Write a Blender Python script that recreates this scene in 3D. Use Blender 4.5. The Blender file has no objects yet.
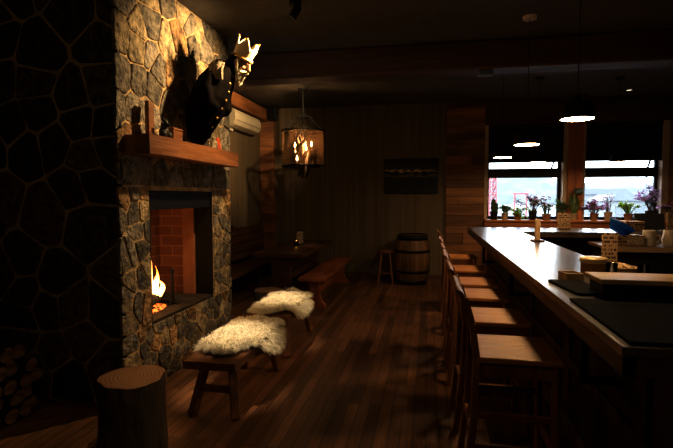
import bpy, bmesh, math, random
from mathutils import Vector, Matrix, Euler, noise as mnoise
S = bpy.context.scene
C = S.collection
PI = math.pi
rnd = random.Random(7)

# ------------------------------------------------------------------ materials
def new_mat(name):
    m = bpy.data.materials.new(name); m.use_nodes = True
    nt = m.node_tree; nt.nodes.clear()
    return m, nt, nt.nodes.new, nt.links.new

def mat_basic(name, col, rough=.5, metal=0., bump=0., bscale=30., var=.25, vscale=8., stretch=(1,1,1), vc=False,
              coat=0., col2=None, detail=4, spec=.5, bdist=.02):
    """principled + noise colour variation + noise bump, object coordinates"""
    m, nt, N, L = new_mat(name)
    out = N('ShaderNodeOutputMaterial'); b = N('ShaderNodeBsdfPrincipled'); L(b.outputs[0], out.inputs[0])
    tc = N('ShaderNodeTexCoord'); mp = N('ShaderNodeMapping'); L(tc.outputs['Object'], mp.inputs['Vector'])
    mp.inputs['Scale'].default_value = stretch
    nz = N('ShaderNodeTexNoise'); nz.inputs['Scale'].default_value = vscale; nz.inputs['Detail'].default_value = detail
    nz.inputs['Roughness'].default_value = .62
    L(mp.outputs[0], nz.inputs['Vector'])
    rp = N('ShaderNodeValToRGB'); L(nz.outputs['Fac'], rp.inputs[0])
    c2 = col2 if col2 else tuple(c*(1-var*1.6) for c in col)
    c1 = tuple(min(1, c*(1+var)) for c in col)
    rp.color_ramp.elements[0].position = .32; rp.color_ramp.elements[1].position = .68
    rp.color_ramp.elements[0].color = (*c2, 1); rp.color_ramp.elements[1].color = (*c1, 1)
    last = rp.outputs[0]
    if vc:
        at = N('ShaderNodeAttribute'); at.attribute_name = 'Col'
        mx = N('ShaderNodeMix'); mx.data_type = 'RGBA'; mx.blend_type = 'MULTIPLY'; mx.inputs[0].default_value = 1
        L(last, mx.inputs[6]); L(at.outputs['Color'], mx.inputs[7]); last = mx.outputs[2]
    L(last, b.inputs['Base Color'])
    b.inputs['Roughness'].default_value = rough; b.inputs['Metallic'].default_value = metal
    b.inputs['Coat Weight'].default_value = coat; b.inputs['Coat Roughness'].default_value = .26; b.inputs['Specular IOR Level'].default_value = spec
    if bump:
        n2 = N('ShaderNodeTexNoise'); n2.inputs['Scale'].default_value = bscale; n2.inputs['Detail'].default_value = 5
        L(mp.outputs[0], n2.inputs['Vector'])
        bp = N('ShaderNodeBump'); bp.inputs['Strength'].default_value = bump; bp.inputs['Distance'].default_value = bdist
        L(n2.outputs['Fac'], bp.inputs['Height']); L(bp.outputs[0], b.inputs['Normal'])
    return m

def wood(name, c1, c2, axis='Y', rough=.42, scale=9, bump=.25, vc=False, coat=0.):
    st = {'X': (.12, 1, 1), 'Y': (1, .12, 1), 'Z': (1, 1, .12)}[axis]
    return mat_basic(name, c1, rough, 0, bump, scale*4, .2, scale, st, vc, coat, c2, 6)

def emis(name, col, s):
    m, nt, N, L = new_mat(name)
    out = N('ShaderNodeOutputMaterial'); e = N('ShaderNodeEmission'); L(e.outputs[0], out.inputs[0])
    e.inputs[0].default_value = (*col, 1); e.inputs[1].default_value = s
    return m

def mat_planks(name, axis_rot, w, h, c1, c2, cm, rough, bump=.4):
    m, nt, N, L = new_mat(name)
    out = N('ShaderNodeOutputMaterial'); b = N('ShaderNodeBsdfPrincipled'); L(b.outputs[0], out.inputs[0])
    tc = N('ShaderNodeTexCoord'); mp = N('ShaderNodeMapping'); L(tc.outputs['Object'], mp.inputs['Vector'])
    mp.inputs['Rotation'].default_value = axis_rot
    br = N('ShaderNodeTexBrick'); L(mp.outputs[0], br.inputs['Vector'])
    br.inputs['Scale'].default_value = 1; br.inputs['Brick Width'].default_value = w; br.inputs['Row Height'].default_value = h
    br.inputs['Mortar Size'].default_value = .003; br.inputs['Mortar Smooth'].default_value = .3
    br.inputs['Color1'].default_value = (*c1, 1); br.inputs['Color2'].default_value = (*c2, 1); br.inputs['Mortar'].default_value = (*cm, 1)
    br.offset = .37; br.inputs['Bias'].default_value = -.1
    mp2 = N('ShaderNodeMapping'); L(mp.outputs[0], mp2.inputs['Vector']); mp2.inputs['Scale'].default_value = (.8, 12, 1)
    nz = N('ShaderNodeTexNoise'); nz.inputs['Scale'].default_value = 5; nz.inputs['Detail'].default_value = 7; L(mp2.outputs[0], nz.inputs['Vector'])
    rp = N('ShaderNodeValToRGB'); L(nz.outputs['Fac'], rp.inputs[0])
    rp.color_ramp.elements[0].position = .3; rp.color_ramp.elements[1].position = .7
    rp.color_ramp.elements[0].color = (.62, .6, .6, 1); rp.color_ramp.elements[1].color = (1.18, 1.15, 1.12, 1)
    mx = N('ShaderNodeMix'); mx.data_type = 'RGBA'; mx.blend_type = 'MULTIPLY'; mx.inputs[0].default_value = 1
    L(br.outputs['Color'], mx.inputs[6]); L(rp.outputs[0], mx.inputs[7]); L(mx.outputs[2], b.inputs['Base Color'])
    rr = N('ShaderNodeMapRange'); L(nz.outputs['Fac'], rr.inputs[0]); rr.inputs[3].default_value = rough-.08; rr.inputs[4].default_value = rough+.12
    L(rr.outputs[0], b.inputs['Roughness'])
    ad = N('ShaderNodeMath'); ad.operation = 'MULTIPLY_ADD'; L(br.outputs['Fac'], ad.inputs[0]); ad.inputs[1].default_value = -1.2; L(nz.outputs['Fac'], ad.inputs[2])
    bp = N('ShaderNodeBump'); bp.inputs['Strength'].default_value = bump; bp.inputs['Distance'].default_value = .008
    L(ad.outputs[0], bp.inputs['Height']); L(bp.outputs[0], b.inputs['Normal'])
    return m

M = {}
M['floor'] = mat_planks('floor_boards', (0, 0, PI/2), 1.15, .082, (.25, .12, .055), (.10, .046, .02), (.012, .007, .005), .46)
M['ceiling'] = mat_basic('ceiling_plaster', (.085, .075, .064), .85, bump=.15, bscale=60, var=.12)
M['stone'] = mat_basic('field_stone', (.52, .43, .30), .85, bump=1., bscale=30, vscale=16, var=.3, vc=True, col2=(.05, .049, .05), detail=12, bdist=.03)
M['mortar'] = mat_basic('mortar', (.62, .45, .25), .9, bump=.7, bscale=60, var=.25)
M['timber'] = wood('timber_reddish', (.34, .15, .06), (.16, .06, .025), 'Y', .5, 7, .4)
M['beam'] = wood('beam_dark', (.10, .05, .03), (.045, .02, .013), 'X', .6, 5, .4)
M['clad'] = wood('reclaimed_boards', (.30, .14, .06), (.13, .055, .026), 'X', .6, 7, .4, vc=True)
M['pillar'] = wood('pillar_boards', (.58, .20, .07), (.32, .11, .04), 'Z', .5, 7, .35, vc=True)
M['sill'] = wood('sill_boards', (.5, .2, .075), (.26, .09, .035), 'X', .5, 7, .35, vc=True)
M['darkwood'] = wood('dark_stained_wood', (.13, .06, .03), (.055, .024, .013), 'Y', .45, 8, .25)
M['seatwood'] = wood('stool_seat_wood', (.44, .19, .055), (.24, .09, .026), 'X', .45, 8, .25)
M['stoolwood'] = wood('stool_frame_wood', (.26, .105, .042), (.13, .05, .02), 'Z', .62, 8, .2)
M['benchwood'] = wood('bench_wood', (.30, .14, .065), (.11, .045, .022), 'Y', .5, 9, .35)
M['redbench'] = wood('red_bench_wood', (.32, .11, .045), (.17, .05, .022), 'Y', .42, 8, .25)
M['bartop'] = wood('bar_top_veneer', (.085, .075, .068), (.05, .044, .04), 'Y', .32, 8, .02, False, .8)
M['barfascia'] = wood('bar_fascia', (.115, .07, .045), (.055, .032, .022), 'Y', .5, 8, .3)
M['barpanel'] = wood('bar_panel', (.05, .024, .013), (.022, .011, .007), 'Z', .5, 6, .2)
M['bark'] = mat_basic('bark', (.075, .048, .03), .9, bump=1., bscale=14, vscale=10, var=.3, stretch=(1, 1, .25), col2=(.022, .015, .01))
M['black_metal'] = mat_basic('black_metal', (.007, .0065, .006), .65, 0, var=.1, spec=.25)
M['black'] = mat_basic('matt_black', (.012, .012, .013), .6, var=.1)
M['rubber'] = mat_basic('rubber_mat', (.009, .009, .010), .95, bump=.3, bscale=90, var=.1, spec=.12)
M['blind'] = mat_basic('blind_cloth', (.012, .011, .011), .9, bump=.1, bscale=200, var=.1)
M['ac'] = mat_basic('ac_plastic', (.62, .58, .48), .4, var=.05)
M['fleece'] = mat_basic('fleece', (.94, .88, .74), .9, var=.10, vscale=14, spec=.1)
M['robe'] = mat_basic('carved_robe', (.006, .0038, .0028), .8, spec=.06, var=.4, vscale=5, bump=.3, bscale=20)
M['fur'] = mat_basic('carved_fur', (.34, .28, .20), .75, bump=1., bscale=70, var=.3)
M['crown'] = mat_basic('crown_paint', (.85, .72, .48), .45, var=.1)
M['face'] = mat_basic('carved_face', (.36, .22, .13), .5, var=.2)
M['beard'] = mat_basic('carved_beard', (.85, .75, .58), .55, bump=.8, bscale=40, var=.2, stretch=(1, 1, .3))
M['gold'] = mat_basic('gold_paint', (.75, .48, .14), .35, .8, var=.1)
M['brass'] = mat_basic('brass_lid', (.75, .58, .34), .35, .4, var=.1)
M['paleboard'] = wood('pale_board', (.62, .45, .27), (.45, .3, .17), 'X', .45, 10, .15)
M['cardboard'] = mat_basic('cardboard', (.42, .28, .15), .8, var=.12, vscale=5)
M['cream'] = mat_basic('cream_ceramic', (.82, .72, .58), .4, var=.06)
M['terracotta'] = mat_basic('terracotta', (.38, .19, .10), .8, var=.15)
M['palepot'] = mat_basic('pale_pot', (.55, .42, .28), .7, var=.1)
M['greypot'] = mat_basic('grey_blue_pot', (.12, .17, .21), .5, var=.1)
def m_leaf(name, c, tr=.5):
    m, nt, N, L = new_mat(name)
    out = N('ShaderNodeOutputMaterial'); mx = N('ShaderNodeMixShader'); mx.inputs[0].default_value = tr
    b = N('ShaderNodeBsdfPrincipled'); b.inputs['Roughness'].default_value = .5; t = N('ShaderNodeBsdfTranslucent')
    tc = N('ShaderNodeTexCoord'); nz = N('ShaderNodeTexNoise'); nz.inputs['Scale'].default_value = 24; L(tc.outputs['Object'], nz.inputs['Vector'])
    rp = N('ShaderNodeValToRGB'); L(nz.outputs['Fac'], rp.inputs[0]); rp.color_ramp.elements[0].position = .3; rp.color_ramp.elements[1].position = .7
    rp.color_ramp.elements[0].color = (*[k*.6 for k in c], 1); rp.color_ramp.elements[1].color = (*[min(1, k*1.3) for k in c], 1)
    L(rp.outputs[0], b.inputs['Base Color']); L(rp.outputs[0], t.inputs[0])
    L(b.outputs[0], mx.inputs[1]); L(t.outputs[0], mx.inputs[2]); L(mx.outputs[0], out.inputs[0])
    return m
M['leaf'] = m_leaf('leaf_green', (.14, .30, .08)); M['paleleaf'] = m_leaf('leaf_grey_green', (.36, .48, .26))
M['lime'] = m_leaf('leaf_lime', (.60, .80, .08)); M['darkleaf'] = m_leaf('leaf_dark', (.08, .13, .06), .4)
M['purple'] = m_leaf('petal_purple', (.78, .50, .76)); M['pink'] = m_leaf('petal_pink', (.84, .62, .72))
M['blue'] = m_leaf('blue_plastic', (.06, .36, 1.), .75)
M['stem'] = mat_basic('stem_brown', (.14, .09, .05), .7, var=.2)
M['gold_btn'] = M['gold']
M['white'] = mat_basic('white_plastic', (.75, .74, .7), .45, var=.03)
M['redpaint'] = mat_basic('red_card', (.55, .09, .04), .5, var=.15)
M['charred'] = mat_basic('charred_log', (.035, .022, .016), .9, bump=1., bscale=20, var=.5)
M['lamp_on'] = emis('pendant_glow', (1., .64, .30), 120)
M['bulb'] = emis('candle_bulb', (1., .62, .24), 26)
M['spot_on'] = emis('spot_lens', (1., .78, .48), 12)
M['down_on'] = emis('downlight_glow', (1., .82, .6), 2.2)
def m_ember(name):
    m, nt, N, L = new_mat(name)
    out = N('ShaderNodeOutputMaterial'); b = N('ShaderNodeBsdfPrincipled'); L(b.outputs[0], out.inputs[0]); b.inputs['Base Color'].default_value = (.02, .015, .012, 1)
    tc = N('ShaderNodeTexCoord'); nz = N('ShaderNodeTexVoronoi'); nz.inputs['Scale'].default_value = 26; L(tc.outputs['Object'], nz.inputs['Vector'])
    mr = N('ShaderNodeMapRange'); L(nz.outputs['Distance'], mr.inputs[0]); mr.inputs[1].default_value = .35; mr.inputs[2].default_value = .7; mr.inputs[3].default_value = 0; mr.inputs[4].default_value = 3
    b.inputs['Emission Color'].default_value = (1, .2, .03, 1); L(mr.outputs[0], b.inputs['Emission Strength'])
    return m
M['ember'] = m_ember('ember')
M['candle'] = emis('candle_flame', (1., .45, .06), 7)
M['amber'] = mat_basic('amber_glass', (.35, .16, .03), .2, var=.1)

def m_card(name, base, ink, rows=9, seed=0.):
    """card with rows of small unreadable dark print"""
    m, nt, N, L = new_mat(name)
    out = N('ShaderNodeOutputMaterial'); b = N('ShaderNodeBsdfPrincipled'); L(b.outputs[0], out.inputs[0]); b.inputs['Roughness'].default_value = .7
    tc = N('ShaderNodeTexCoord'); mp = N('ShaderNodeMapping'); L(tc.outputs['Generated'], mp.inputs['Vector'])
    mp.inputs['Location'].default_value = (seed, seed, 0); mp.inputs['Scale'].default_value = (9, 9, rows)
    sp = N('ShaderNodeSeparateXYZ'); L(mp.outputs[0], sp.inputs[0])
    fr = N('ShaderNodeMath'); fr.operation = 'FRACT'; L(sp.outputs['Z'], fr.inputs[0])
    g1 = N('ShaderNodeMath'); g1.operation = 'GREATER_THAN'; L(fr.outputs[0], g1.inputs[0]); g1.inputs[1].default_value = .45
    fl = N('ShaderNodeMath'); fl.operation = 'FLOOR'; L(sp.outputs['Z'], fl.inputs[0])
    cb = N('ShaderNodeCombineXYZ'); L(sp.outputs['X'], cb.inputs[0]); L(fl.outputs[0], cb.inputs[1])
    nz = N('ShaderNodeTexNoise'); nz.inputs['Scale'].default_value = .9; nz.inputs['Detail'].default_value = 2; L(cb.outputs[0], nz.inputs['Vector'])
    g2 = N('ShaderNodeMath'); g2.operation = 'GREATER_THAN'; L(nz.outputs['Fac'], g2.inputs[0]); g2.inputs[1].default_value = .5
    mu = N('ShaderNodeMath'); mu.operation = 'MULTIPLY'; L(g1.outputs[0], mu.inputs[0]); L(g2.outputs[0], mu.inputs[1])
    mx = N('ShaderNodeMix'); mx.data_type = 'RGBA'; L(mu.outputs[0], mx.inputs[0])
    mx.inputs[6].default_value = (*base, 1); mx.inputs[7].default_value = (*ink, 1); L(mx.outputs[2], b.inputs['Base Color'])
    return m
M['card'] = m_card('menu_card', (.50, .34, .2), (.06, .035, .02), 8)
M['cardpale'] = m_card('menu_card_pale', (.7, .58, .42), (.08, .05, .03), 9, 2.3)
M['boxprint'] = m_card('printed_carton', (.40, .27, .15), (.07, .03, .02), 4, 4.1)

def m_fleck(name):                       # grooved wallpaper
    m, nt, N, L = new_mat(name)
    out = N('ShaderNodeOutputMaterial'); b = N('ShaderNodeBsdfPrincipled'); L(b.outputs[0], out.inputs[0]); b.inputs['Roughness'].default_value = .75
    tc = N('ShaderNodeTexCoord'); mp = N('ShaderNodeMapping'); L(tc.outputs['Object'], mp.inputs['Vector']); mp.inputs['Scale'].default_value = (1, 1, .02)
    wv = N('ShaderNodeTexNoise'); wv.inputs['Scale'].default_value = 22; wv.inputs['Detail'].default_value = 5; L(mp.outputs[0], wv.inputs['Vector'])
    rp = N('ShaderNodeValToRGB'); L(wv.outputs['Fac'], rp.inputs[0]); rp.color_ramp.elements[0].position = .35; rp.color_ramp.elements[1].position = .65
    rp.color_ramp.elements[0].color = (.13, .098, .062, 1); rp.color_ramp.elements[1].color = (.22, .17, .11, 1); L(rp.outputs[0], b.inputs['Base Color'])
    bp = N('ShaderNodeBump'); bp.inputs['Strength'].default_value = .3; bp.inputs['Distance'].default_value = .01
    L(wv.outputs['Fac'], bp.inputs['Height']); L(bp.outputs[0], b.inputs['Normal'])
    return m
M['wallpaper'] = m_fleck('grooved_wall_paper')

def m_brick(name):
    m, nt, N, L = new_mat(name)
    out = N('ShaderNodeOutputMaterial'); b = N('ShaderNodeBsdfPrincipled'); L(b.outputs[0], out.inputs[0]); b.inputs['Roughness'].default_value = .85
    tc = N('ShaderNodeTexCoord'); sp = N('ShaderNodeSeparateXYZ'); L(tc.outputs['Object'], sp.inputs[0])
    cb = N('ShaderNodeCombineXYZ'); ax = N('ShaderNodeMath'); ax.operation = 'ADD'; L(sp.outputs['X'], ax.inputs[0]); L(sp.outputs['Y'], ax.inputs[1])
    L(ax.outputs[0], cb.inputs[0]); L(sp.outputs['Z'], cb.inputs[1])
    br = N('ShaderNodeTexBrick'); L(cb.outputs[0], br.inputs['Vector']); br.inputs['Scale'].default_value = 1
    br.inputs['Brick Width'].default_value = .25; br.inputs['Row Height'].default_value = .105; br.inputs['Mortar Size'].default_value = .005
    br.inputs['Color1'].default_value = (.26, .10, .058, 1); br.inputs['Color2'].default_value = (.18, .07, .042, 1); br.inputs['Mortar'].default_value = (.40, .20, .115, 1)
    L(br.outputs['Color'], b.inputs['Base Color'])
    bp = N('ShaderNodeBump'); bp.inputs['Strength'].default_value = .5; bp.inputs['Distance'].default_value = .008; bp.invert = True
    L(br.outputs['Fac'], bp.inputs['Height']); L(bp.outputs[0], b.inputs['Normal'])
    return m
M['brick'] = m_brick('fire_brick')
M['firepanel'] = mat_basic('fire_panel', (.36, .16, .09), .8, var=.15, vscale=4)

def m_glass(name, tint=(1, 1, 1), gl=.06):
    m, nt, N, L = new_mat(name)
    out = N('ShaderNodeOutputMaterial'); mx = N('ShaderNodeMixShader'); t = N('ShaderNodeBsdfTransparent'); g = N('ShaderNodeBsdfGlossy')
    fr = N('ShaderNodeFresnel'); fr.inputs[0].default_value = 1.45
    t.inputs[0].default_value = (*tint, 1); g.inputs['Roughness'].default_value = .02
    L(fr.outputs[0], mx.inputs[0]); L(t.outputs[0], mx.inputs[1]); L(g.outputs[0], mx.inputs[2]); L(mx.outputs[0], out.inputs[0])
    return m
M['glass'] = m_glass('window_glass', (.95, .98, 1))
M['clearglass'] = m_glass('drinking_glass', (.86, .88, .88))

def m_shade(name):
    m, nt, N, L = new_mat(name)
    out = N('ShaderNodeOutputMaterial'); mx = N('ShaderNodeMixShader'); t = N('ShaderNodeBsdfTransparent')
    ad = N('ShaderNodeMixShader'); d = N('ShaderNodeBsdfDiffuse'); tl = N('ShaderNodeBsdfTranslucent')
    d.inputs[0].default_value = (.08, .05, .03, 1); tl.inputs[0].default_value = (.17, .095, .048, 1); ad.inputs[0].default_value = .55
    L(d.outputs[0], ad.inputs[1]); L(tl.outputs[0], ad.inputs[2])
    tc = N('ShaderNodeTexCoord'); mp = N('ShaderNodeMapping'); L(tc.outputs['Object'], mp.inputs['Vector']); mp.inputs['Scale'].default_value = (1, 1, .15)
    nz = N('ShaderNodeTexNoise'); nz.inputs['Scale'].default_value = 60; nz.inputs['Detail'].default_value = 3; L(mp.outputs[0], nz.inputs['Vector'])
    mr = N('ShaderNodeMapRange'); L(nz.outputs['Fac'], mr.inputs[0]); mr.inputs[1].default_value = .35; mr.inputs[2].default_value = .65; mr.inputs[3].default_value = .35; mr.inputs[4].default_value = .65
    L(mr.outputs[0], mx.inputs[0]); L(t.outputs[0], mx.inputs[1]); L(ad.outputs[0], mx.inputs[2]); L(mx.outputs[0], out.inputs[0])
    return m
M['shade'] = m_shade('wire_mesh_shade')

def m_flame(name):
    m, nt, N, L = new_mat(name)
    out = N('ShaderNodeOutputMaterial'); e = N('ShaderNodeEmission'); L(e.outputs[0], out.inputs[0])
    tc = N('ShaderNodeTexCoord'); sp = N('ShaderNodeSeparateXYZ'); L(tc.outputs['Generated'], sp.inputs[0])
    nz = N('ShaderNodeTexNoise'); nz.inputs['Scale'].default_value = 3; L(tc.outputs['Generated'], nz.inputs['Vector'])
    ma = N('ShaderNodeMath'); ma.operation = 'MULTIPLY_ADD'; L(nz.outputs['Fac'], ma.inputs[0]); ma.inputs[1].default_value = .35; L(sp.outputs['Z'], ma.inputs[2])
    rp = N('ShaderNodeValToRGB'); L(ma.outputs[0], rp.inputs[0])
    rp.color_ramp.elements[0].position = .15; rp.color_ramp.elements[0].color = (1, .45, .1, 1)
    rp.color_ramp.elements[1].position = 1.1; rp.color_ramp.elements[1].color = (1, .25, .03, 1)
    el = rp.color_ramp.elements.new(.5); el.color = (1, .62, .22, 1)
    L(rp.outputs[0], e.inputs[0]); e.inputs[1].default_value = 7
    return m
M['flame'] = m_flame('flame')

def m_logend(name):
    m, nt, N, L = new_mat(name)
    out = N('ShaderNodeOutputMaterial'); b = N('ShaderNodeBsdfPrincipled'); L(b.outputs[0], out.inputs[0]); b.inputs['Roughness'].default_value = .75
    tc = N('ShaderNodeTexCoord'); wv = N('ShaderNodeTexWave'); wv.wave_type = 'RINGS'; wv.rings_direction = 'SPHERICAL'
    L(tc.outputs['Object'], wv.inputs['Vector']); wv.inputs['Scale'].default_value = 14; wv.inputs['Distortion'].default_value = 3.5; wv.inputs['Detail'].default_value = 3
    rp = N('ShaderNodeValToRGB'); L(wv.outputs['Fac'], rp.inputs[0])
    rp.color_ramp.elements[0].color = (.15, .075, .035, 1); rp.color_ramp.elements[1].color = (.30, .16, .08, 1); L(rp.outputs[0], b.inputs['Base Color'])
    return m
M['logend'] = m_logend('log_end_grain')

def m_picture(name):
    """dark lake landscape: a pale streak of sky low on the horizon and its reflection"""
    m, nt, N, L = new_mat(name)
    out = N('ShaderNodeOutputMaterial'); b = N('ShaderNodeBsdfPrincipled'); L(b.outputs[0], out.inputs[0]); b.inputs['Roughness'].default_value = .6
    tc = N('ShaderNodeTexCoord'); sp = N('ShaderNodeSeparateXYZ'); L(tc.outputs['Generated'], sp.inputs[0])
    mp = N('ShaderNodeMapping'); L(tc.outputs['Generated'], mp.inputs['Vector']); mp.inputs['Scale'].default_value = (3.2, 1, 5)
    nz = N('ShaderNodeTexNoise'); nz.inputs['Scale'].default_value = 2.2; nz.inputs['Detail'].default_value = 5; L(mp.outputs[0], nz.inputs['Vector'])
    ma = N('ShaderNodeMath'); ma.operation = 'MULTIPLY_ADD'; L(nz.outputs['Fac'], ma.inputs[0]); ma.inputs[1].default_value = .28; L(sp.outputs['Z'], ma.inputs[2])
    rp = N('ShaderNodeValToRGB'); L(ma.outputs[0], rp.inputs[0]); e = rp.color_ramp.elements
    dk = (.006, .006, .006, 1)
    e[0].position = .6; e[0].color = dk; e[1].position = 1.; e[1].color = dk
    for p, c in ((.655, (.16, .13, .08, 1)), (.69, dk), (.76, dk), (.80, (.75, .62, .40, 1)), (.83, (.06, .05, .03, 1)), (.90, (.05, .042, .03, 1))):
        n = e.new(p); n.color = c
    L(rp.outputs[0], b.inputs['Base Color'])
    return m
M['picture'] = m_picture('dark_landscape')

# ------------------------------------------------------------------ mesh builder
class MB:
    def __init__(s): s.v = []; s.f = []; s.c = []; s.sm = []; s.mi = []
    def add(s, vs, fs, col=(1, 1, 1), smooth=False, mi=0, T=None):
        o = len(s.v)
        s.v += [tuple(T @ Vector(p)) if T else tuple(p) for p in vs]
        for f in fs: s.f.append(tuple(i+o for i in f)); s.c.append(col); s.sm.append(smooth); s.mi.append(mi)
        return s
    def bm(s, bm, col=(1, 1, 1), smooth=False, mi=0, T=None):
        bm.verts.index_update()
        s.add([v.co.copy() for v in bm.verts], [[v.index for v in f.verts] for f in bm.faces], col, smooth, mi, T); bm.free(); return s
    def box(s, c, d, rot=None, bev=.004, col=(1, 1, 1), mi=0, seg=1, taper=None):
        b = bmesh.new(); bmesh.ops.create_cube(b, size=1)
        for v in b.verts:
            v.co = Vector((v.co.x*d[0], v.co.y*d[1], v.co.z*d[2]))
            if taper and v.co.z > 0: v.co.x *= taper; v.co.y *= taper
        if bev: bmesh.ops.bevel(b, geom=b.edges[:], offset=min(bev, min(d)*.45), segments=seg, affect='EDGES', profile=.5)
        T = Matrix.Translation(c)
        if rot is not None: T = T @ (rot.to_4x4() if isinstance(rot, Matrix) else Euler(rot).to_matrix().to_4x4())
        return s.bm(b, col, False, mi, T)
    def b2(s, lo, hi, **k):
        return s.box([(a+b)/2 for a, b in zip(lo, hi)], [b-a for a, b in zip(lo, hi)], **k)
    def bar(s, p0, p1, w, h, bev=.004, col=(1, 1, 1), up=(0, 0, 1), mi=0):
        p0, p1 = Vector(p0), Vector(p1); z = (p1-p0); l = z.length; z.normalize()
        x = Vector(up).cross(z)
        if x.length < 1e-4: x = Vector((1, 0, 0))
        x.normalize(); y = z.cross(x)
        return s.box((p0+p1)/2, (w, h, l), Matrix((x, y, z)).transposed(), bev, col, mi)
    def tube(s, pts, r, n=10, col=(1, 1, 1), mi=0, caps=True, flat=1., smooth=True):
        pts = [Vector(p) for p in pts]; k = len(pts)
        rs = r if isinstance(r, (list, tuple)) else [r]*k
        vs = []; prev = None
        for i, p in enumerate(pts):
            t = (pts[min(i+1, k-1)]-pts[max(i-1, 0)]).normalized()
            if prev is None:
                a = Vector((0, 0, 1)) if abs(t.z) < .9 else Vector((1, 0, 0)); x = a.cross(t).normalized()
            else: x = (prev-t*prev.dot(t)).normalized()
            prev = x; y = t.cross(x)
            vs += [p+(x*math.cos(2*PI*j/n)+y*math.sin(2*PI*j/n)*flat)*rs[i] for j in range(n)]
        fs = [(i*n+j, i*n+(j+1) % n, (i+1)*n+(j+1) % n, (i+1)*n+j) for i in range(k-1) for j in range(n)]
        s.add(vs, fs, col, smooth, mi)
        if caps: s.add(vs[:n], [tuple(range(n))[::-1]], col, False, mi); s.add(vs[-n:], [tuple(range(n))], col, False, mi)
        return s
    def lathe(s, prof, n=24, o=(0, 0, 0), col=(1, 1, 1), mi=0, smooth=True, T=None, wob=None, capb=True, capt=True, capmi=None):
        vs = []
        for r, z in prof:
            for j in range(n):
                a = 2*PI*j/n; k = r*(wob(a, z) if wob else 1)
                vs.append((o[0]+k*math.cos(a), o[1]+k*math.sin(a), o[2]+z))
        fs = [(i*n+j, i*n+(j+1) % n, (i+1)*n+(j+1) % n, (i+1)*n+j) for i in range(len(prof)-1) for j in range(n)]
        s.add(vs, fs, col, smooth, mi, T)
        cm = mi if capmi is None else capmi
        if capb and prof[0][0] > 1e-5: s.add(vs[:n], [tuple(range(n))[::-1]], col, False, cm, T)
        if capt and prof[-1][0] > 1e-5: s.add(vs[-n:], [tuple(range(n))], col, False, cm, T)
        return s
    def ring(s, R, z, r, n=40, m=8, o=(0, 0), col=(1, 1, 1)):
        vs = [(o[0]+(R+r*math.cos(b))*math.cos(a), o[1]+(R+r*math.cos(b))*math.sin(a), z+r*math.sin(b))
              for a in [2*PI*i/n for i in range(n)] for b in [2*PI*j/m for j in range(m)]]
        fs = [(i*m+j, ((i+1) % n)*m+j, ((i+1) % n)*m+(j+1) % m, i*m+(j+1) % m) for i in range(n) for j in range(m)]
        return s.add(vs, fs, col, True)
    def prism(s, poly, z0, z1, T=None, col=(1, 1, 1), mi=0, bev=0):
        b = bmesh.new(); vs = [b.verts.new((x, y, z0)) for x, y in poly]; f = b.faces.new(vs)
        r = bmesh.ops.extrude_face_region(b, geom=[f])
        bmesh.ops.translate(b, verts=[g for g in r['geom'] if isinstance(g, bmesh.types.BMVert)], vec=(0, 0, z1-z0))
        bmesh.ops.recalc_face_normals(b, faces=b.faces[:])
        if bev: bmesh.ops.bevel(b, geom=b.edges[:], offset=bev, segments=1, affect='EDGES')
        return s.bm(b, col, False, mi, T)
    def ball(s, c, r, seg=14, col=(1, 1, 1), mi=0, scale=(1, 1, 1), rot=None, fn=None):
        b = bmesh.new(); bmesh.ops.create_uvsphere(b, u_segments=seg, v_segments=max(6, seg*2//3), radius=1)
        T = Matrix.Translation(c)
        if rot is not None: T = T @ (rot.to_4x4() if isinstance(rot, Matrix) else Euler(rot).to_matrix().to_4x4())
        for v in b.verts:
            p = v.co.copy()
            if fn: p = fn(p)
            v.co = Vector((p.x*r*scale[0], p.y*r*scale[1], p.z*r*scale[2]))
        return s.bm(b, col, True, mi, T)
    def build(s, name, mat, parent=None, fix=False):
        me = bpy.data.meshes.new(name); me.from_pydata(s.v, [], s.f)
        for m in (mat if isinstance(mat, (list, tuple)) else [mat]): me.materials.append(m)
        ca = me.color_attributes.new('Col', 'FLOAT_COLOR', 'CORNER')
        buf = []
        for f, c in zip(s.f, s.c): buf += [c[0], c[1], c[2], 1.]*len(f)
        ca.data.foreach_set('color', buf)
        me.polygons.foreach_set('use_smooth', s.sm); me.polygons.foreach_set('material_index', s.mi)
        me.update()
        o = bpy.data.objects.new(name, me); C.objects.link(o)
        if parent: o.parent = parent
        return o

def tag(o, label=None, cat=None, group=None, kind=None):
    if label: o['label'] = label
    if cat: o['category'] = cat
    if group: o['group'] = group
    if kind: o['kind'] = kind
    return o
def thing(name, label, cat, loc=(0, 0, 0), rz=0, group=None):
    o = bpy.data.objects.new(name, None); C.objects.link(o); o.empty_display_size = .1
    o.location = loc; o.rotation_euler = (0, 0, rz)
    return tag(o, label, cat, group)
def dup(root, label=None, loc=None, rz=None, group=None):
    r = root.copy(); C.objects.link(r)
    if loc: r.location = loc
    if rz is not None: r.rotation_euler = (0, 0, rz)
    tag(r, label, None, group)
    def rec(a, b):
        for ch in list(a.children):
            c = ch.copy(); C.objects.link(c); c.parent = b; rec(ch, c)
    rec(root, r)
    return r
def struct(o): o['kind'] = 'structure'; return o
def fbm(p, s=1.): return mnoise.noise(Vector(p)*s)

XL, XR, YB, YN, ZC = -3.28, 4.7, 9.0, -2.2, 3.3        # left wall, right wall, window wall, wall behind the viewer, ceiling

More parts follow.
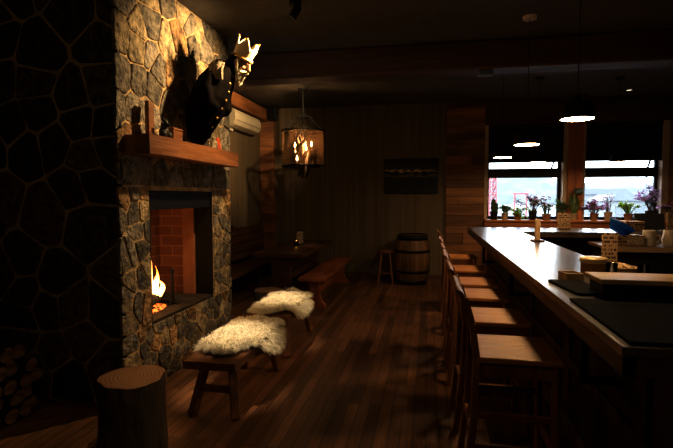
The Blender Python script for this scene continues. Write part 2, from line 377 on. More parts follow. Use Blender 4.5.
# ------------------------------------------------------------------ room shell
struct(MB().b2((-5.2, YN-.1, -.1), (XR+.1, YB+.15, 0), bev=0).build('floor', M['floor']))
struct(MB().b2((-5.2, YN-.1, ZC), (XR+.1, YB+.15, ZC+.1), bev=0).build('ceiling', M['ceiling']))
w = MB()
W1 = (1.05, 2.36, 1.16, 2.80); W2 = (2.68, 3.93, 1.16, 2.80)
w.b2((XL-.1, YB, 0), (W1[0], YB+.15, ZC), bev=0).b2((W1[1], YB, 0), (W2[0], YB+.15, ZC), bev=0).b2((W2[1], YB, 0), (XR, YB+.15, ZC), bev=0)
for W in (W1, W2): w.b2((W[0], YB, 0), (W[1], YB+.15, W[2]), bev=0).b2((W[0], YB, W[3]), (W[1], YB+.15, ZC), bev=0)
struct(w.build('wall_back', M['wallpaper']))
struct(MB().b2((XL-.1, 5.0, 0), (XL, YB, ZC), bev=0).build('wall_left', M['wallpaper']))
struct(MB().b2((XR, YN, 0), (XR+.1, YB+.15, ZC), bev=0).build('wall_right', M['darkwood']))
struct(MB().b2((-5.2, YN-.1, 0), (XR+.1, YN, ZC), bev=0).build('wall_front', M['darkwood']))
struct(MB().b2((-5.2, YN, 0), (-5.1, 3.2, ZC), bev=0).build('wall_left_near', M['darkwood']))

def tone(lo=.6, hi=1.25, warm=.08):
    k = rnd.uniform(lo, hi); return (k*(1+rnd.uniform(-warm, warm)), k, k*(1+rnd.uniform(-warm, warm)))
def board_wall(x0, x1, z0, z1, y, th, hmin, hmax, lo=.55, hi=1.5):
    m = MB(); z = z0
    while z < z1-.02:
        h = min(rnd.uniform(hmin, hmax), z1-z); xs = [x0]
        if rnd.random() < .45 and x1-x0 > .5: xs.append(rnd.uniform(x0+.2, x1-.2))
        xs.append(x1)
        for a, b in zip(xs, xs[1:]):
            d = rnd.uniform(0, .012); m.b2((a+.002, y-th-d, z+.002), (b-.002, y, z+h-.002), bev=.004, col=tone(lo, hi))
        z += h
    return m
struct(board_wall(.32, 1.0, 0, ZC, YB, .05, .11, .2).build('trim_1', M['clad']))                     # reclaimed boards left of the windows
p = MB()
for a, b in ((2.40, 2.53), (2.53, 2.65)): p.b2((a+.002, YB-.10, .9), (b-.002, YB, 3.0), bev=.005, col=tone(.8, 1.2))
struct(p.build('trim_2', M['pillar']))                                                               # timber pillar between the windows
p = MB().b2((1.0, YB-.07, 2.86), (XR, YB, ZC), bev=.006, col=(.35, .33, .33))
struct(p.build('trim_3', M['beam']))                                                                 # dark header over the windows
p = MB()
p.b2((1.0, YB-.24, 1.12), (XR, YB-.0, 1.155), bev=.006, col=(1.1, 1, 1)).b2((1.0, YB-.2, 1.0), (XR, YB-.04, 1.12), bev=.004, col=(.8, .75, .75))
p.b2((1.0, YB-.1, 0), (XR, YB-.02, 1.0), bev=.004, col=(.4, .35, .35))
struct(p.build('trim_4', M['sill']))                                                                 # window sill along both windows
struct(MB().b2((-2.3, 5.5, 2.985), (XR, 5.82, ZC), bev=.02).build('trim_5', M['beam']))                # ceiling beam across the room
struct(MB().b2((XL, 5.05, 3.04), (XL+.2, YB, 3.26), bev=.015).build('trim_6', M['timber']))           # timber along the top of the left wall
struct(board_wall(XL, -2.99, 0, 3.05, YB, .09, .13, .22, .9, 1.9).build('trim_7', M['clad']))         # boarded corner post
struct(MB().b2((4.0, YB-.1, 1.15), (4.16, YB, 2.87), bev=.005, col=(.9, .9, .9)).build('trim_8', M['clad']))
struct(MB().b2((XL+.31, YB-.025, 0), (.32, YB, .1), bev=.004).build('baseboard_back', M['darkwood']))

# ------------------------------------------------------------------ windows
def window(n, W, casing):
    x0, x1, z0, z1 = W
    root = thing('window_%d' % n, None, None, (0, 0, 0)); root['kind'] = 'structure'
    f = MB(); y0, y1 = YB+.09, YB+.15; t = .05
    f.b2((x0, y0, z0), (x0+t, y1, z1)).b2((x1-t-.03, y0, z0), (x1, y1, z1)).b2((x0, y0, z0), (x1, y1, z0+t)).b2((x0, y0, z1-t), (x1, y1, z1))
    f.b2((x0, y0-.02, 1.91), (x1, y1, 2.08))
    f.build('window_frame', M['black'], root)
    h = MB().box(((x0+x1)/2, y0-.03, 2.0), (.12, .02, .03)).bar(((x0+x1)/2-.04, y0-.05, 2.0), ((x0+x1)/2+.05, y0-.05, 1.985), .015, .012)
    h.build('window_latch', M['black_metal'], root)
    MB().bar((x1-.18, y1-.02, 2.07), (x1-.12, y1-.02, 2.26), .02, .03).build('stay', M['black_metal'], root)
    MB().b2((x0+t, YB+.12, z0+t), (x1-t, YB+.126, 1.92), bev=0).build('pane', M['glass'], root)
    MB().b2((x0+t, YB+.12, 2.07), (x1-t, YB+.126, z1-t), bev=0).build('pane', M['glass'], root)
    c = MB(); 
    for a, b in casing: c.b2((a, YB-.06, 1.155), (b, YB+.12, 2.86), bev=.004)
    c.build('casing', M['casing'], root)
M['casing'] = wood('pale_casing', (.60, .46, .30), (.42, .31, .2), 'Z', .55, 8, .2)
window(1, W1, ((1.0, 1.065), (2.335, 2.40)))
window(2, W2, ((2.65, 2.695), (3.90, 4.0)))
for W, lab, zb in ((W1, 'black roller blind half lowered over the left window, behind the hanging lamps', 2.19), (W2, 'black roller blind half lowered over the right window, beyond the timber pillar', 2.20)):
    r = thing('roller_blind', lab, 'blind', ((W[0]+W[1])/2, YB-.03, 2.83), 0, 'roller blinds')
    hw = (W[1]-W[0])/2-.005
    MB().tube([(-hw, 0, 0), (hw, 0, 0)], .026, 14).build('roller', M['black'], r)
    MB().b2((-hw+.01, -.002, zb-2.83), (hw-.01, .002, 0), bev=0).build('blind_fabric', M['blind'], r)
    MB().b2((-hw+.01, -.008, zb-2.845), (hw-.01, .008, zb-2.815), bev=.004).build('bottom_bar', M['black'], r)

# ------------------------------------------------------------------ stonework
def clip(poly, n, d):
    """keep the side n.p <= d"""
    out = []
    for i, a in enumerate(poly):
        b = poly[(i+1) % len(poly)]; da = n[0]*a[0]+n[1]*a[1]-d; db = n[0]*b[0]+n[1]*b[1]-d
        if da <= 0: out.append(a)
        if (da < 0 < db) or (db < 0 < da):
            t = da/(da-db); out.append((a[0]+(b[0]-a[0])*t, a[1]+(b[1]-a[1])*t))
    return out
def cells(rect, size, asp=1., gap=.014, seed=1):
    r = random.Random(seed); x0, y0, x1, y1 = rect; sx, sy = size*asp, size
    nx = max(1, round((x1-x0)/sx)); ny = max(1, round((y1-y0)/sy)); pts = []
    for j in range(ny):
        for i in range(nx):
            if r.random() < .16 and nx*ny > 6: continue
            ox = .5*(j % 2)-.25
            pts.append((x0+(x1-x0)*(i+.5+ox*.8+r.uniform(-.38, .38))/nx, y0+(y1-y0)*(j+.5+r.uniform(-.4, .4))/ny))
    out = []
    for i, p in enumerate(pts):
        poly = [(x0+gap/2, y0+gap/2), (x1-gap/2, y0+gap/2), (x1-gap/2, y1-gap/2), (x0+gap/2, y1-gap/2)]
        for k, q in enumerate(pts):
            if k == i: continue
            dx, dy = q[0]-p[0], q[1]-p[1]; l = math.hypot(dx, dy)
            if l > size*4*max(asp, 1): continue
            n = (dx/l, dy/l); mid = n[0]*(p[0]+q[0])/2+n[1]*(p[1]+q[1])/2
            poly = clip(poly, n, mid-gap/2)
            if len(poly) < 3: break
        if len(poly) >= 3: out.append((p, poly))
    return out
def stones(m, rect, size, fn, seed, asp=1., depth=.013, dark=1., gap=.014):
    """irregular stones over rect (a, b); fn(a, b, d) gives the 3-D point d outward from the wall"""
    r = random.Random(seed+99)
    for p, poly in cells(rect, size, asp, gap, seed):
        A = sum(a[0]*b[1]-b[0]*a[1] for a, b in zip(poly, poly[1:]+poly[:1]))/2
        if A < .0006: continue
        cx = sum(q[0] for q in poly)/len(poly); cy = sum(q[1] for q in poly)/len(poly)
        # subdivide + roughen the outline
        q = []
        for a, b in zip(poly, poly[1:]+poly[:1]):
            l = math.hypot(b[0]-a[0], b[1]-a[1]); k = max(1, int(l/.05))
            for t in range(k):
                u = t/k; x, y = a[0]+(b[0]-a[0])*u, a[1]+(b[1]-a[1])*u
                if t == 0: x += (cx-x)*.06; y += (cy-y)*.06
                else:
                    nn = fbm((x*23+seed, y*23, 3))*.007
                    x += (cx-x)*.02+nn; y += (cy-y)*.02+nn*.5
                q.append((x, y))
        n = len(q); dep = depth*r.uniform(.5, 1.2); tx, ty = r.uniform(-.05, .05), r.uniform(-.05, .05)
        def D(x, y, base): return max(.002, base+tx*(x-cx)+ty*(y-cy)+fbm((x*9, y*9, seed+dep*100))*.007)
        vs = []
        rad = math.sqrt(A/PI)
        for ins, dd in ((0, -.01), (0.0, .6), (.06, .95), (.45, 1.0)):
            for x, y in q:
                X, Y = x+(cx-x)*ins, y+(cy-y)*ins
                vs.append(fn(X, Y, -.01 if dd < 0 else D(X, Y, dep*dd)))
        vs.append(fn(cx, cy, D(cx, cy, dep)))
        fs = [(k*n+j, k*n+(j+1) % n, (k+1)*n+(j+1) % n, (k+1)*n+j) for k in range(3) for j in range(n)]
        fs += [(3*n+j, 3*n+(j+1) % n, 4*n) for j in range(n)]
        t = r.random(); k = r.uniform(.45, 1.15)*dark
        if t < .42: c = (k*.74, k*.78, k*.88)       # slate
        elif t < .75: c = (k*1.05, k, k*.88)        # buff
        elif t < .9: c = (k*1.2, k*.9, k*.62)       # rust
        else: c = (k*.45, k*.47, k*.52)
        m.add(vs, fs, c, False)
FX, FY0, FY1 = -2.2, 3.055, 4.97
OY0, OY1, OZ0, OZ1 = 3.42, 4.55, .55, 1.62
fire = thing('stone_fireplace', 'tall rough stone fireplace with an open brick firebox and timber mantel', 'fireplace', (-2.6, 3.98, 0))
L0 = Vector((2.6, -3.98, 0))
def rel(m, off): m.v = [(v[0]+off[0], v[1]+off[1], v[2]+off[2]) for v in m.v]; return m
core = MB()
bx0 = -3.25
core.b2((bx0, FY0+.02, 0), (FX, OY0, ZC), bev=0).b2((bx0, OY1, 0), (FX, FY1-.02, ZC), bev=0)
core.b2((bx0, OY0, 0), (FX, OY1, OZ0-.03), bev=0).b2((bx0, OY0, OZ1), (FX, OY1, ZC), bev=0)
rel(core, L0).build('mortar_core', M['mortar'], fire)
st = MB(); fr = lambda a, b, d: (FX+d, a, b)
stones(st, (FY0-.03, 0, FY1+.02, OZ0-.02), .14, fr, 11, 1.0)
stones(st, (FY0-.03, OZ0-.02, OY0, OZ1+.03), .14, fr, 12, 1.0)
stones(st, (OY1, OZ0-.02, FY1+.02, OZ1+.03), .13, fr, 13, 1.1)
stones(st, (FY0-.03, OZ1+.03, FY1+.02, ZC), .25, fr, 14, .7, .014, gap=.007)
stones(st, (FX-1.05, 0, FX+.02, ZC), .24, lambda a, b, d: (a, FY1-.02+d, b), 16, 1.)
rel(st, L0).build('stonework', M['stone'], fire)
hs = MB(); 
fb = MB()
fb.b2((-2.86, OY0-.05, OZ0-.03), (-2.80, OY1+.05, OZ1), bev=0).b2((-2.81, OY1-.02, OZ0), (-2.40, OY1+.04, OZ1), bev=0).b2((-2.81, OY0-.04, OZ0), (-2.40, OY0+.02, OZ1), bev=0)
rel(fb, L0).build('firebox_bricks', M['brick'], fire)
rel(MB().b2((-2.52, OY1-.05, OZ0), (-2.39, OY1+.01, OZ1), bev=.004), L0).build('firebox_side_panel', M['firepanel'], fire)
rel(MB().b2((-2.52, OY0-.01, OZ0), (-2.39, OY0+.05, OZ1), bev=.004), L0).build('firebox_side_panel', M['firepanel'], fire)
rel(MB().b2((-2.81, OY0, OZ0-.04), (-2.2, OY1, OZ0), bev=.004), L0).build('firebox_floor', M['charred'], fire)
hd = MB().b2((-2.5, OY0, OZ1-.16), (-2.215, OY1, OZ1), bev=.004).b2((-2.39, OY1-.02, OZ0), (-2.2, OY1, OZ1), bev=.003).b2((-2.24, OY0, OZ0), (-2.2, OY0+.02, OZ1), bev=.003)
rel(hd, L0).build('metal_surround', M['black_metal'], fire)
ms = MB()
b = bmesh.new(); bmesh.ops.create_cube(b, size=1); bmesh.ops.subdivide_edges(b, edges=b.edges[:], cuts=6, use_grid_fill=True)
for v in b.verts:
    v.co = Vector((v.co.x*.235, v.co.y*1.62, v.co.z*.145))
    v.co += Vector((fbm(v.co, 5)*.008, fbm(v.co+Vector((9, 0, 0)), 3)*.01, fbm(v.co+Vector((0, 5, 0)), 4)*.008))
ms.bm(b, (1, 1, 1), False, 0, Matrix.Translation((-2.105, 3.925, 1.955)))
rel(ms, L0).build('mantel_shelf', M['timber'], fire)
MT = 2.034

# stone wall left of the fireplace, facing the room end
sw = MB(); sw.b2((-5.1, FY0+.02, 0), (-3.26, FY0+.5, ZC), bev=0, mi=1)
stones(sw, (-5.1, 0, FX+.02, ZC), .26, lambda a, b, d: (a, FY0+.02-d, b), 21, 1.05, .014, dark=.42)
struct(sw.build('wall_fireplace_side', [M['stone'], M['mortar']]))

# ------------------------------------------------------------------ fire, logs in the firebox
def log_mesh(l, r, seed, n=14, split=False):
    """a log along local Y, base at z=0"""
    m = MB(); rg = random.Random(seed); ph = rg.uniform(0, 9)
    def wob(a):
        k = 1+.09*math.sin(2*a+ph)+.06*math.sin(3*a+ph*2)
        if split: k *= .82+.25*abs(math.cos(1.5*(a+ph)))
        return k
    pts = []; K = 6
    for i in range(K):
        y = -l/2+l*i/(K-1)
        for j in range(n):
            a = 2*PI*j/n; k = r*wob(a)*(1+.04*math.sin(i*2+ph+j))
            pts.append((k*math.cos(a), y, k*math.sin(a)))
    mz = min(p[2] for p in pts); pts = [(p[0], p[1], p[2]-mz) for p in pts]
    fs = [(i*n+j, (i+1)*n+j, (i+1)*n+(j+1) % n, i*n+(j+1) % n) for i in range(K-1) for j in range(n)]
    m.add(pts, fs, (1, 1, 1), True, 0)
    m.add(pts[:n], [tuple(range(n))], (1, 1, 1), False, 1); m.add(pts[-n:], [tuple(range(n))[::-1]], (1, 1, 1), False, 1)
    return m
for i, (x, y, z, rz, l, r_, lab) in enumerate((
        (-2.42, 3.72, OZ0+.035, .25, .52, .055, 'charred log at the front of the fire'),
        (-2.57, 3.76, OZ0+.035, -.2, .5, .055, 'charred log at the back of the fire'),
        (-2.50, 3.80, OZ0+.135, .6, .44, .05, 'charred log lying across the other two in the fire'))):
    o = log_mesh(l, r_, i+50).build('burning_log', [M['charred'], M['charred']]); o.location = (x, y, z); o.rotation_euler = (0, 0, rz)
    tag(o, lab, 'log', 'burning logs')
gr = thing('andiron', 'black iron andiron with a ball top standing in the firebox', 'andiron', (-2.38, 4.05, OZ0))
MB().tube([(0, 0, 0), (0, 0, .3)], .014, 10).build('post', M['black_metal'], gr)
MB().ball((0, 0, .315), .024).build('finial', M['black_metal'], gr)
MB().tube([(-.3, 0, .022), (0, 0, .02), (.07, 0, .0)], .013, 8).tube([(0, -.06, .0), (0, 0, .05), (0, .06, .0)], .012, 8).build('foot', M['black_metal'], gr)
fl = thing('fire', 'bright orange log fire burning in the firebox', 'fire', (-2.47, 3.72, OZ0+.1))
def flame(x, y, h, r, seed):
    h *= 1.5; r *= 1.35; y -= .05
    rg = random.Random(seed); pts = []; rs = []
    for i in range(12):
        t = i/11; pts.append((x+.03*math.sin(t*5+seed)*t*1.4, y+.05*math.sin(t*4+seed*2)*t, .0+h*t)); rs.append(max(.002, r*(math.sin(PI*min(1, t*.85+.18))**1.1)*(1-t)**.55))
    return MB().tube(pts, rs, 12, flat=.6)
for k, (x, y, h, r) in enumerate(((.02, -.12, .52, .085), (.0, -.02, .40, .075), (.03, .08, .30, .06), (-.03, -.2, .36, .07), (.04, .17, .19, .045), (.05, .23, .12, .035))):
    flame(x, y, h, r, k+1).build('flame', M['flame'], fl)
e = MB()
vs = [(0, 0, -.06)]; n = 28
for i in range(1, 5):
    for j in range(n):
        aa = 2*PI*j/n; t = i/4; vs.append((.13*t*math.cos(aa), .3*t*math.sin(aa), -.098+.04*(1-t*t)+.014*fbm((math.cos(aa)*t*3, math.sin(aa)*t*5, 2))*(1-t*t)))
e.add(vs, [(0, 1+j, 1+(j+1) % n) for j in range(n)]+[(1+(i-1)*n+j, 1+i*n+j, 1+i*n+(j+1) % n, 1+(i-1)*n+(j+1) % n) for i in range(1, 4) for j in range(n)], (1, 1, 1), True)
e.build('ember_bed', M['ember'], fl)

# ------------------------------------------------------------------ carved king figurehead on the mantel
kg = thing('king_figurehead', 'carved wooden king in a dark robe and pale crown leaning out over the mantel', 'statue', (-2.1, 4.22, MT))
KO = Vector((-2.1, 4.22, MT))
rb = MB()
spine = [((-2.1, 4.049, 2.035), 0.055, 0.045), ((-2.077, 4.024, 2.128), 0.11, 0.09), ((-2.032, 3.995, 2.244), 0.168, 0.135), ((-1.982, 4.003, 2.369), 0.196, 0.157), ((-1.932, 4.011, 2.492), 0.195, 0.161), ((-1.894, 4.033, 2.595), 0.18, 0.15), ((-1.848, 4.047, 2.679), 0.155, 0.121), ((-1.796, 4.077, 2.73), 0.116, 0.092), ((-1.746, 4.103, 2.782), 0.068, 0.063)]
n = 36; vs = []
for i, (c, ry, rx) in enumerate(spine):
    for j in range(n):
        a = 2*PI*j/n; k = 1+.05*math.sin(9*a+i*.5)*(1 if i < 6 else .2)
        # tilted section: the body leans out into the room
        dx, dy = rx*math.cos(a)*k, ry*math.sin(a)*k
        vs.append(Vector((c[0]+dx*.93, c[1]+dy, c[2]-dx*.36))-KO)
fs = [(i*n+j, i*n+(j+1) % n, (i+1)*n+(j+1) % n, (i+1)*n+j) for i in range(len(spine)-1) for j in range(n)]
rb.add(vs, fs, (1, 1, 1), True); rb.add(vs[:n], [tuple(range(n))[::-1]]); rb.add(vs[-n:], [tuple(range(n))])
def K(*p): return Vector(p)-KO
# sleeves folded flat under the cloak
rb.tube([K(-1.881, 3.889, 2.633), K(-1.912, 3.843, 2.501), K(-1.901, 3.862, 2.388), K(-1.855, 3.947, 2.35)], [.058, .072, .072, .048], 14)
rb.tube([K(-1.872, 4.221, 2.633), K(-1.912, 4.226, 2.501), K(-1.892, 4.197, 2.388), K(-1.855, 4.125, 2.35)], [.058, .072, .072, .048], 14)
for j in range(5):      # cloak folds
    a = -.9+j*.28
    rb.tube([K(-2.06+.02*j, 4.02+a*.09, 2.10), K(-1.93+.01*j, 3.98+a*.17, 2.31), K(-1.89, 4.02+a*.16, 2.54)], [.016, .026, .012], 8)
o = rb.build('robe', M['robe'], kg); md = o.modifiers.new('Remesh', 'REMESH'); md.mode = 'VOXEL'; md.voxel_size = .011; md.use_smooth_shade = True
md = o.modifiers.new('Smooth', 'SMOOTH'); md.factor = .5; md.iterations = 3
# fur cape over the shoulders: an open collar seen as a pale wedge
fc = MB()
for k, (a0, a1) in enumerate(((-2.95, -1.25),)):
    R_, Cc = 20, Vector((-1.807, 4.09, 2.707)); rows = []
    for i in range(R_+1):
        a = a0+(a1-a0)*i/R_
        rows.append((a, [(.075, .05), (.12, .03), (.165, -.02), (.18, -.085), (.165, -.10)]))
    vs = []
    for a, pr in rows:
        for r, z in pr:
            wv = 1+.05*math.sin(a*14)
            vs.append(Cc+Vector((r*math.cos(a)*.75*wv, r*math.sin(a)*1.12*wv, z-r*math.cos(a)*.3))-KO)
    w_ = 5
    fs = [(i*w_+j, i*w_+j+1, (i+1)*w_+j+1, (i+1)*w_+j) for i in range(R_) for j in range(w_-1)]
    fc.add(vs, fs, (1, 1, 1), True)
o = fc.build('fur_collar', M['fur'], kg); md = o.modifiers.new('Solid', 'SOLIDIFY'); md.thickness = .03; md.offset = 1
# head, pitched forward, looking out and down into the room
tilt = math.radians(28)
HM = Matrix.Translation(Vector((-1.693, 4.098, 2.778))-KO) @ Matrix.Scale(.95, 4) @ Matrix.Rotation(math.radians(-6), 4, 'Z') @ Matrix.Rotation(tilt, 4, 'Y')
def headfn(p):
    q = p.copy()
    if q.z < 0: q.x *= 1-.15*(-q.z); q.y *= 1-.35*(-q.z)**1.5
    return q
hm = MB()
def tr(m, T): m.v = [tuple(T @ Vector(v)) for v in m.v]; return m
hm.ball((0, 0, 0), .1, 24, scale=(.95, .8, 1.22), fn=headfn)
hm.tube([(.085, 0, .045), (.108, 0, .005), (.122, 0, -.022), (.095, 0, -.034)], [.012, .016, .02, .012], 10)          # nose
for s in (-1, 1):
    hm.tube([(.09, s*.012, .05), (.094, s*.04, .055), (.07, s*.066, .045)], [.012, .014, .008], 8)                      # brow
    hm.ball((.083, s*.034, .024), .017, 10)                                                                             # eye
    hm.ball((.07, s*.042, -.022), .03, 10, scale=(.8, .9, .8))                                                          # cheek
    hm.ball((0, s*.08, .0), .026, 10, scale=(.6, .35, 1))                                                               # ear
hm.tube([(.085, -.03, -.058), (.098, 0, -.056), (.085, .03, -.058)], .009, 8)                                           # mouth
hm.tube([(-.03, 0, -.06), (-.06, 0, -.17)], [.07, .075], 14)                                                            # neck
tr(hm, HM); o = hm.build('head', M['face'], kg)
md = o.modifiers.new('Remesh', 'REMESH'); md.mode = 'VOXEL'; md.voxel_size = .006; md.use_smooth_shade = True
bd = MB()
for j in range(9):       # curling beard locks
    a = (j-4)/4
    bd.tube([(.055-.03*abs(a), a*.066, -.035), (.09-.03*abs(a), a*.062, -.085), (.085-.02*abs(a), a*.045, -.14), (.075, a*.03, -.175+.03*abs(a)), (.098, a*.022, -.195+.03*abs(a))], [.014, .02, .019, .014, .004], 9)
for s in (-1, 1):
    bd.tube([(.105, s*.005, -.043), (.1, s*.035, -.055), (.075, s*.062, -.07), (.075, s*.075, -.055)], [.009, .014, .011, .004], 8)   # moustache
    bd.tube([(.02, s*.082, .03), (.03, s*.082, -.03), (.045, s*.07, -.08)], [.014, .018, .016], 8)                                      # whiskers
    bd.tube([(.088, s*.012, .062), (.096, s*.038, .066), (.072, s*.066, .052)], [.006, .008, .004], 8)
tr(bd, HM).build('beard', M['beard'], kg)
hr = MB()
for j in range(11):
    a = PI/2+.35+(PI-.7)*j/10
    hr.tube([(.085*math.cos(a), .078*math.sin(a), .06), (.1*math.cos(a), .09*math.sin(a), -.03), (.11*math.cos(a)-.02, .1*math.sin(a), -.12), (.1*math.cos(a)-.05, .09*math.sin(a), -.16)], [.018, .024, .022, .01], 8)
tr(hr, HM).build('hair', M['robe'], kg)
cr = MB(); n = 80; vs = []
def lobe(a): return max(0, math.cos(5*a)*.42+.58)
for i, t in enumerate((0, .12, .3, .5, .75, 1)):
    for j in range(n):
        a = 2*PI*j/n; r = .094+.016*t**1.4; z = .045+t*(.095+.085*lobe(a))
        vs.append((r*math.cos(a)*1.0, r*math.sin(a)*.88, z))
fs = [(i*n+j, i*n+(j+1) % n, (i+1)*n+(j+1) % n, (i+1)*n+j) for i in range(5) for j in range(n)]
cr.add(vs, fs, (1, 1, 1), True)
tr(cr, HM); o = cr.build('crown', M['crown'], kg); md = o.modifiers.new('Solid', 'SOLIDIFY'); md.thickness = .012; md.offset = -1
cb = MB(); cb.ring(.097, .05, .012, 40, 8)
cb.v = [(x, y*.88, z) for x, y, z in cb.v]
tr(cb, HM).build('crown_band', M['gold'], kg)
for j in range(5):
    a = 2*PI*j/5; kn = MB().ball((.112*math.cos(a), .099*math.sin(a), .232), .008, 10); tr(kn, HM).build('crown_knob', M['gold'], kg)
tr(MB().ball((-.0, 0, .10), .088, 16, scale=(1, .85, .9)), HM).build('crown_cap', M['robe'], kg)
bl_ = [(-1.742, 4.032, 2.651), (-1.753, 4.011, 2.577), (-1.767, 4, 2.501), (-1.789, 3.993, 2.426), (-1.825, 3.982, 2.35), (-1.87, 3.975, 2.273), (-1.921, 3.983, 2.196)]
for x, y, z in bl_: MB().ball(K(x+.004, y, z), .012, 10).build('button', M['gold'], kg)

# small things on the mantel
tag(MB().box((0, 0, .135), (.035, .075, .27), bev=.004).build('wooden_post', M['timber']), 'small upright wooden block at the near end of the mantel', 'ornament').location = (-2.12, 3.33, MT)
fg = thing('figurine', 'small dark squat figurine between the upright block and the little wooden box', 'figurine', (-2.07, 3.45, MT)); fg.scale = (1.3, 1.3, 1.35)
MB().ball((0, 0, .035), .035, 12, scale=(.8, 1.1, 1)).ball((.01, -.03, .02), .024, 10).ball((.01, .035, .018), .022, 10).tube([(0, -.02, .05), (.02, -.05, .085)], [.012, .009], 8).build('body', M['black'], fg)
MB().ball((.005, .0, .085), .024, 12, scale=(1, .9, 1)).ball((.005, -.02, .108), .009, 8).ball((.005, .02, .108), .009, 8).tube([(.02, 0, .08), (.04, 0, .074)], [.012, .007], 8).build('head', M['black'], fg)
bxm = thing('wooden_box', 'little lidded wooden box on the mantel beside the dark figurine', 'box', (-2.09, 3.62, MT))
MB().box((0, 0, .04), (.09, .15, .08), bev=.004).build('box_body', M['timber'], bxm)
MB().box((0, 0, .09), (.096, .156, .022), bev=.005).build('lid', M['timber'], bxm)
cdm = MB().box((0, 0, .065), (.012, .07, .13), rot=(0, -.12, 0), bev=.002).build('red_card', M['redpaint']); cdm.location = (-2.1, 4.50, MT+.003)
tag(cdm, 'small red card standing on the far end of the mantel', 'card')
pb = thing('shell_ornament', 'pale speckled ornament under the leaning king on the mantel', 'ornament', (-2.08, 4.37, MT))
m_ = MB(); m_.ball((0, 0, .045), .05, 14, scale=(.7, 1, .95)); m_.ball((0, -.03, .02), .03, 10); m_.ball((-.01, .01, .1), .03, 10, scale=(.7, .8, 1.2)); m_.build('body', M['fur'], pb)

# ------------------------------------------------------------------ air conditioner, speaker, spotlight, chandelier
ac = thing('air_conditioner', 'cream wall-mounted air conditioner unit high on the left wall', 'air conditioner', (XL, 7.75, 2.72))
prof = [(0, 0), (.12, 0), (.19, .035), (.225, .10), (.225, .20), (.20, .26), (.15, .285), (0, .285)]
T = Matrix(((1, 0, 0, 0), (0, 0, -1, .62), (0, 1, 0, 0), (0, 0, 0, 1)))
MB().prism(prof, 0, 1.16, T, bev=.006).build('casing', M['ac'], ac)
MB().prism([(.10, -.004), (.19, .031), (.195, .024), (.105, -.012)], .06, 1.1, T).build('air_flap', M['ac'], ac)
MB().b2((.222, -.5, .093), (.2275, .58, .098), bev=0).build('panel_seam', M['black'], ac)
MB().b2((.05, -.42, -.055), (.056, -.26, .0), bev=.002).build('hanging_tag', M['white'], ac)
s_ = thing('loudspeaker', 'small black loudspeaker fixed high in the far left corner', 'speaker', (-2.98, YB-.2, 3.06))
MB().box((0, 0, .11), (.17, .15, .24), bev=.01).build('cabinet', M['black'], s_)
MB().b2((-.07, -.08, .0), (.07, -.074, .22), bev=.002).build('grille', M['rubber'], s_)
MB().box((-.02, .14, .11), (.04, .14, .04), bev=.004).build('bracket', M['black_metal'], s_)

SPOT = Vector((-1.18, 4.14, 3.2))
tgt = Vector((-2.15, 4.0, 1.7)); dr = (tgt-SPOT).normalized()
ts = thing('track_spotlight', 'black ceiling spotlight aimed at the carved king and stone wall', 'spotlight', (SPOT.x, SPOT.y, ZC))
MB().lathe([(.055, -.03), (.055, 0)], 20).build('ceiling_mount', M['black_metal'], ts)
MB().tube([(0, 0, -.03), (0, 0, -.07)], .012, 8).build('stem', M['black_metal'], ts)
hl = Vector((0, 0, -.09)); q = dr.to_track_quat('Z', 'Y').to_matrix().to_4x4()
MB().lathe([(.026, -.06), (.036, -.045), (.038, .045), (.041, .06), (.036, .06), (.032, .035)], 20, T=Matrix.Translation(hl) @ q, capt=False).build('lamp_head', M['black'], ts)
MB().lathe([(.0001, .034), (.032, .034)], 20, T=Matrix.Translation(hl) @ q, capb=False, capt=False).build('lens', M['spot_on'], ts)

def light(name, typ, loc, energy, col, rad=.03, tgt=None, angle=None, blend=.3):
    l = bpy.data.lights.new(name, typ); l.energy = energy; l.color = col
    if typ in ('POINT', 'SPOT'): l.shadow_soft_size = rad
    if typ == 'SPOT': l.spot_size = math.radians(angle); l.spot_blend = blend
    o = bpy.data.objects.new(name, l); C.objects.link(o); o.location = loc
    if tgt: o.rotation_euler = (Vector(tgt)-Vector(loc)).to_track_quat('-Z', 'Y').to_euler()
    return o
WARM = (1., .66, .31)

ch = thing('chandelier', 'round wire mesh drum chandelier with twisted driftwood and candle bulbs over the dining table', 'chandelier', (-1.99, 7.4, 0))
MB().lathe([(.075, 3.27), (.085, ZC)], 24).build('canopy', M['black_metal'], ch)
MB().tube([(0, 0, 2.84), (0, 0, 3.28)], .016, 10).build('rod', M['black_metal'], ch)
MB().ring(.335, 2.62, .016).ring(.12, 2.84, .01).build('top_ring', M['black_metal'], ch)
MB().ring(.335, 2.06, .016).build('bottom_ring', M['black_metal'], ch)
for k in range(10):
    a = 2*PI*k/10; MB().tube([(.02*math.cos(a), .02*math.sin(a), 2.90), (.12*math.cos(a), .12*math.sin(a), 2.84), (.33*math.cos(a), .33*math.sin(a), 2.625)], .006, 6).build('suspension_wire', M['black_metal'], ch)
MB().lathe([(.33, 2.065), (.33, 2.615)], 48, capb=False, capt=False).build('mesh_shade', M['shade'], ch)
MB().bar((-.33, 0, 2.06), (.33, 0, 2.06), .012, .012).bar((0, -.33, 2.06), (0, .33, 2.06), .012, .012).build('cross_bar', M['black_metal'], ch)
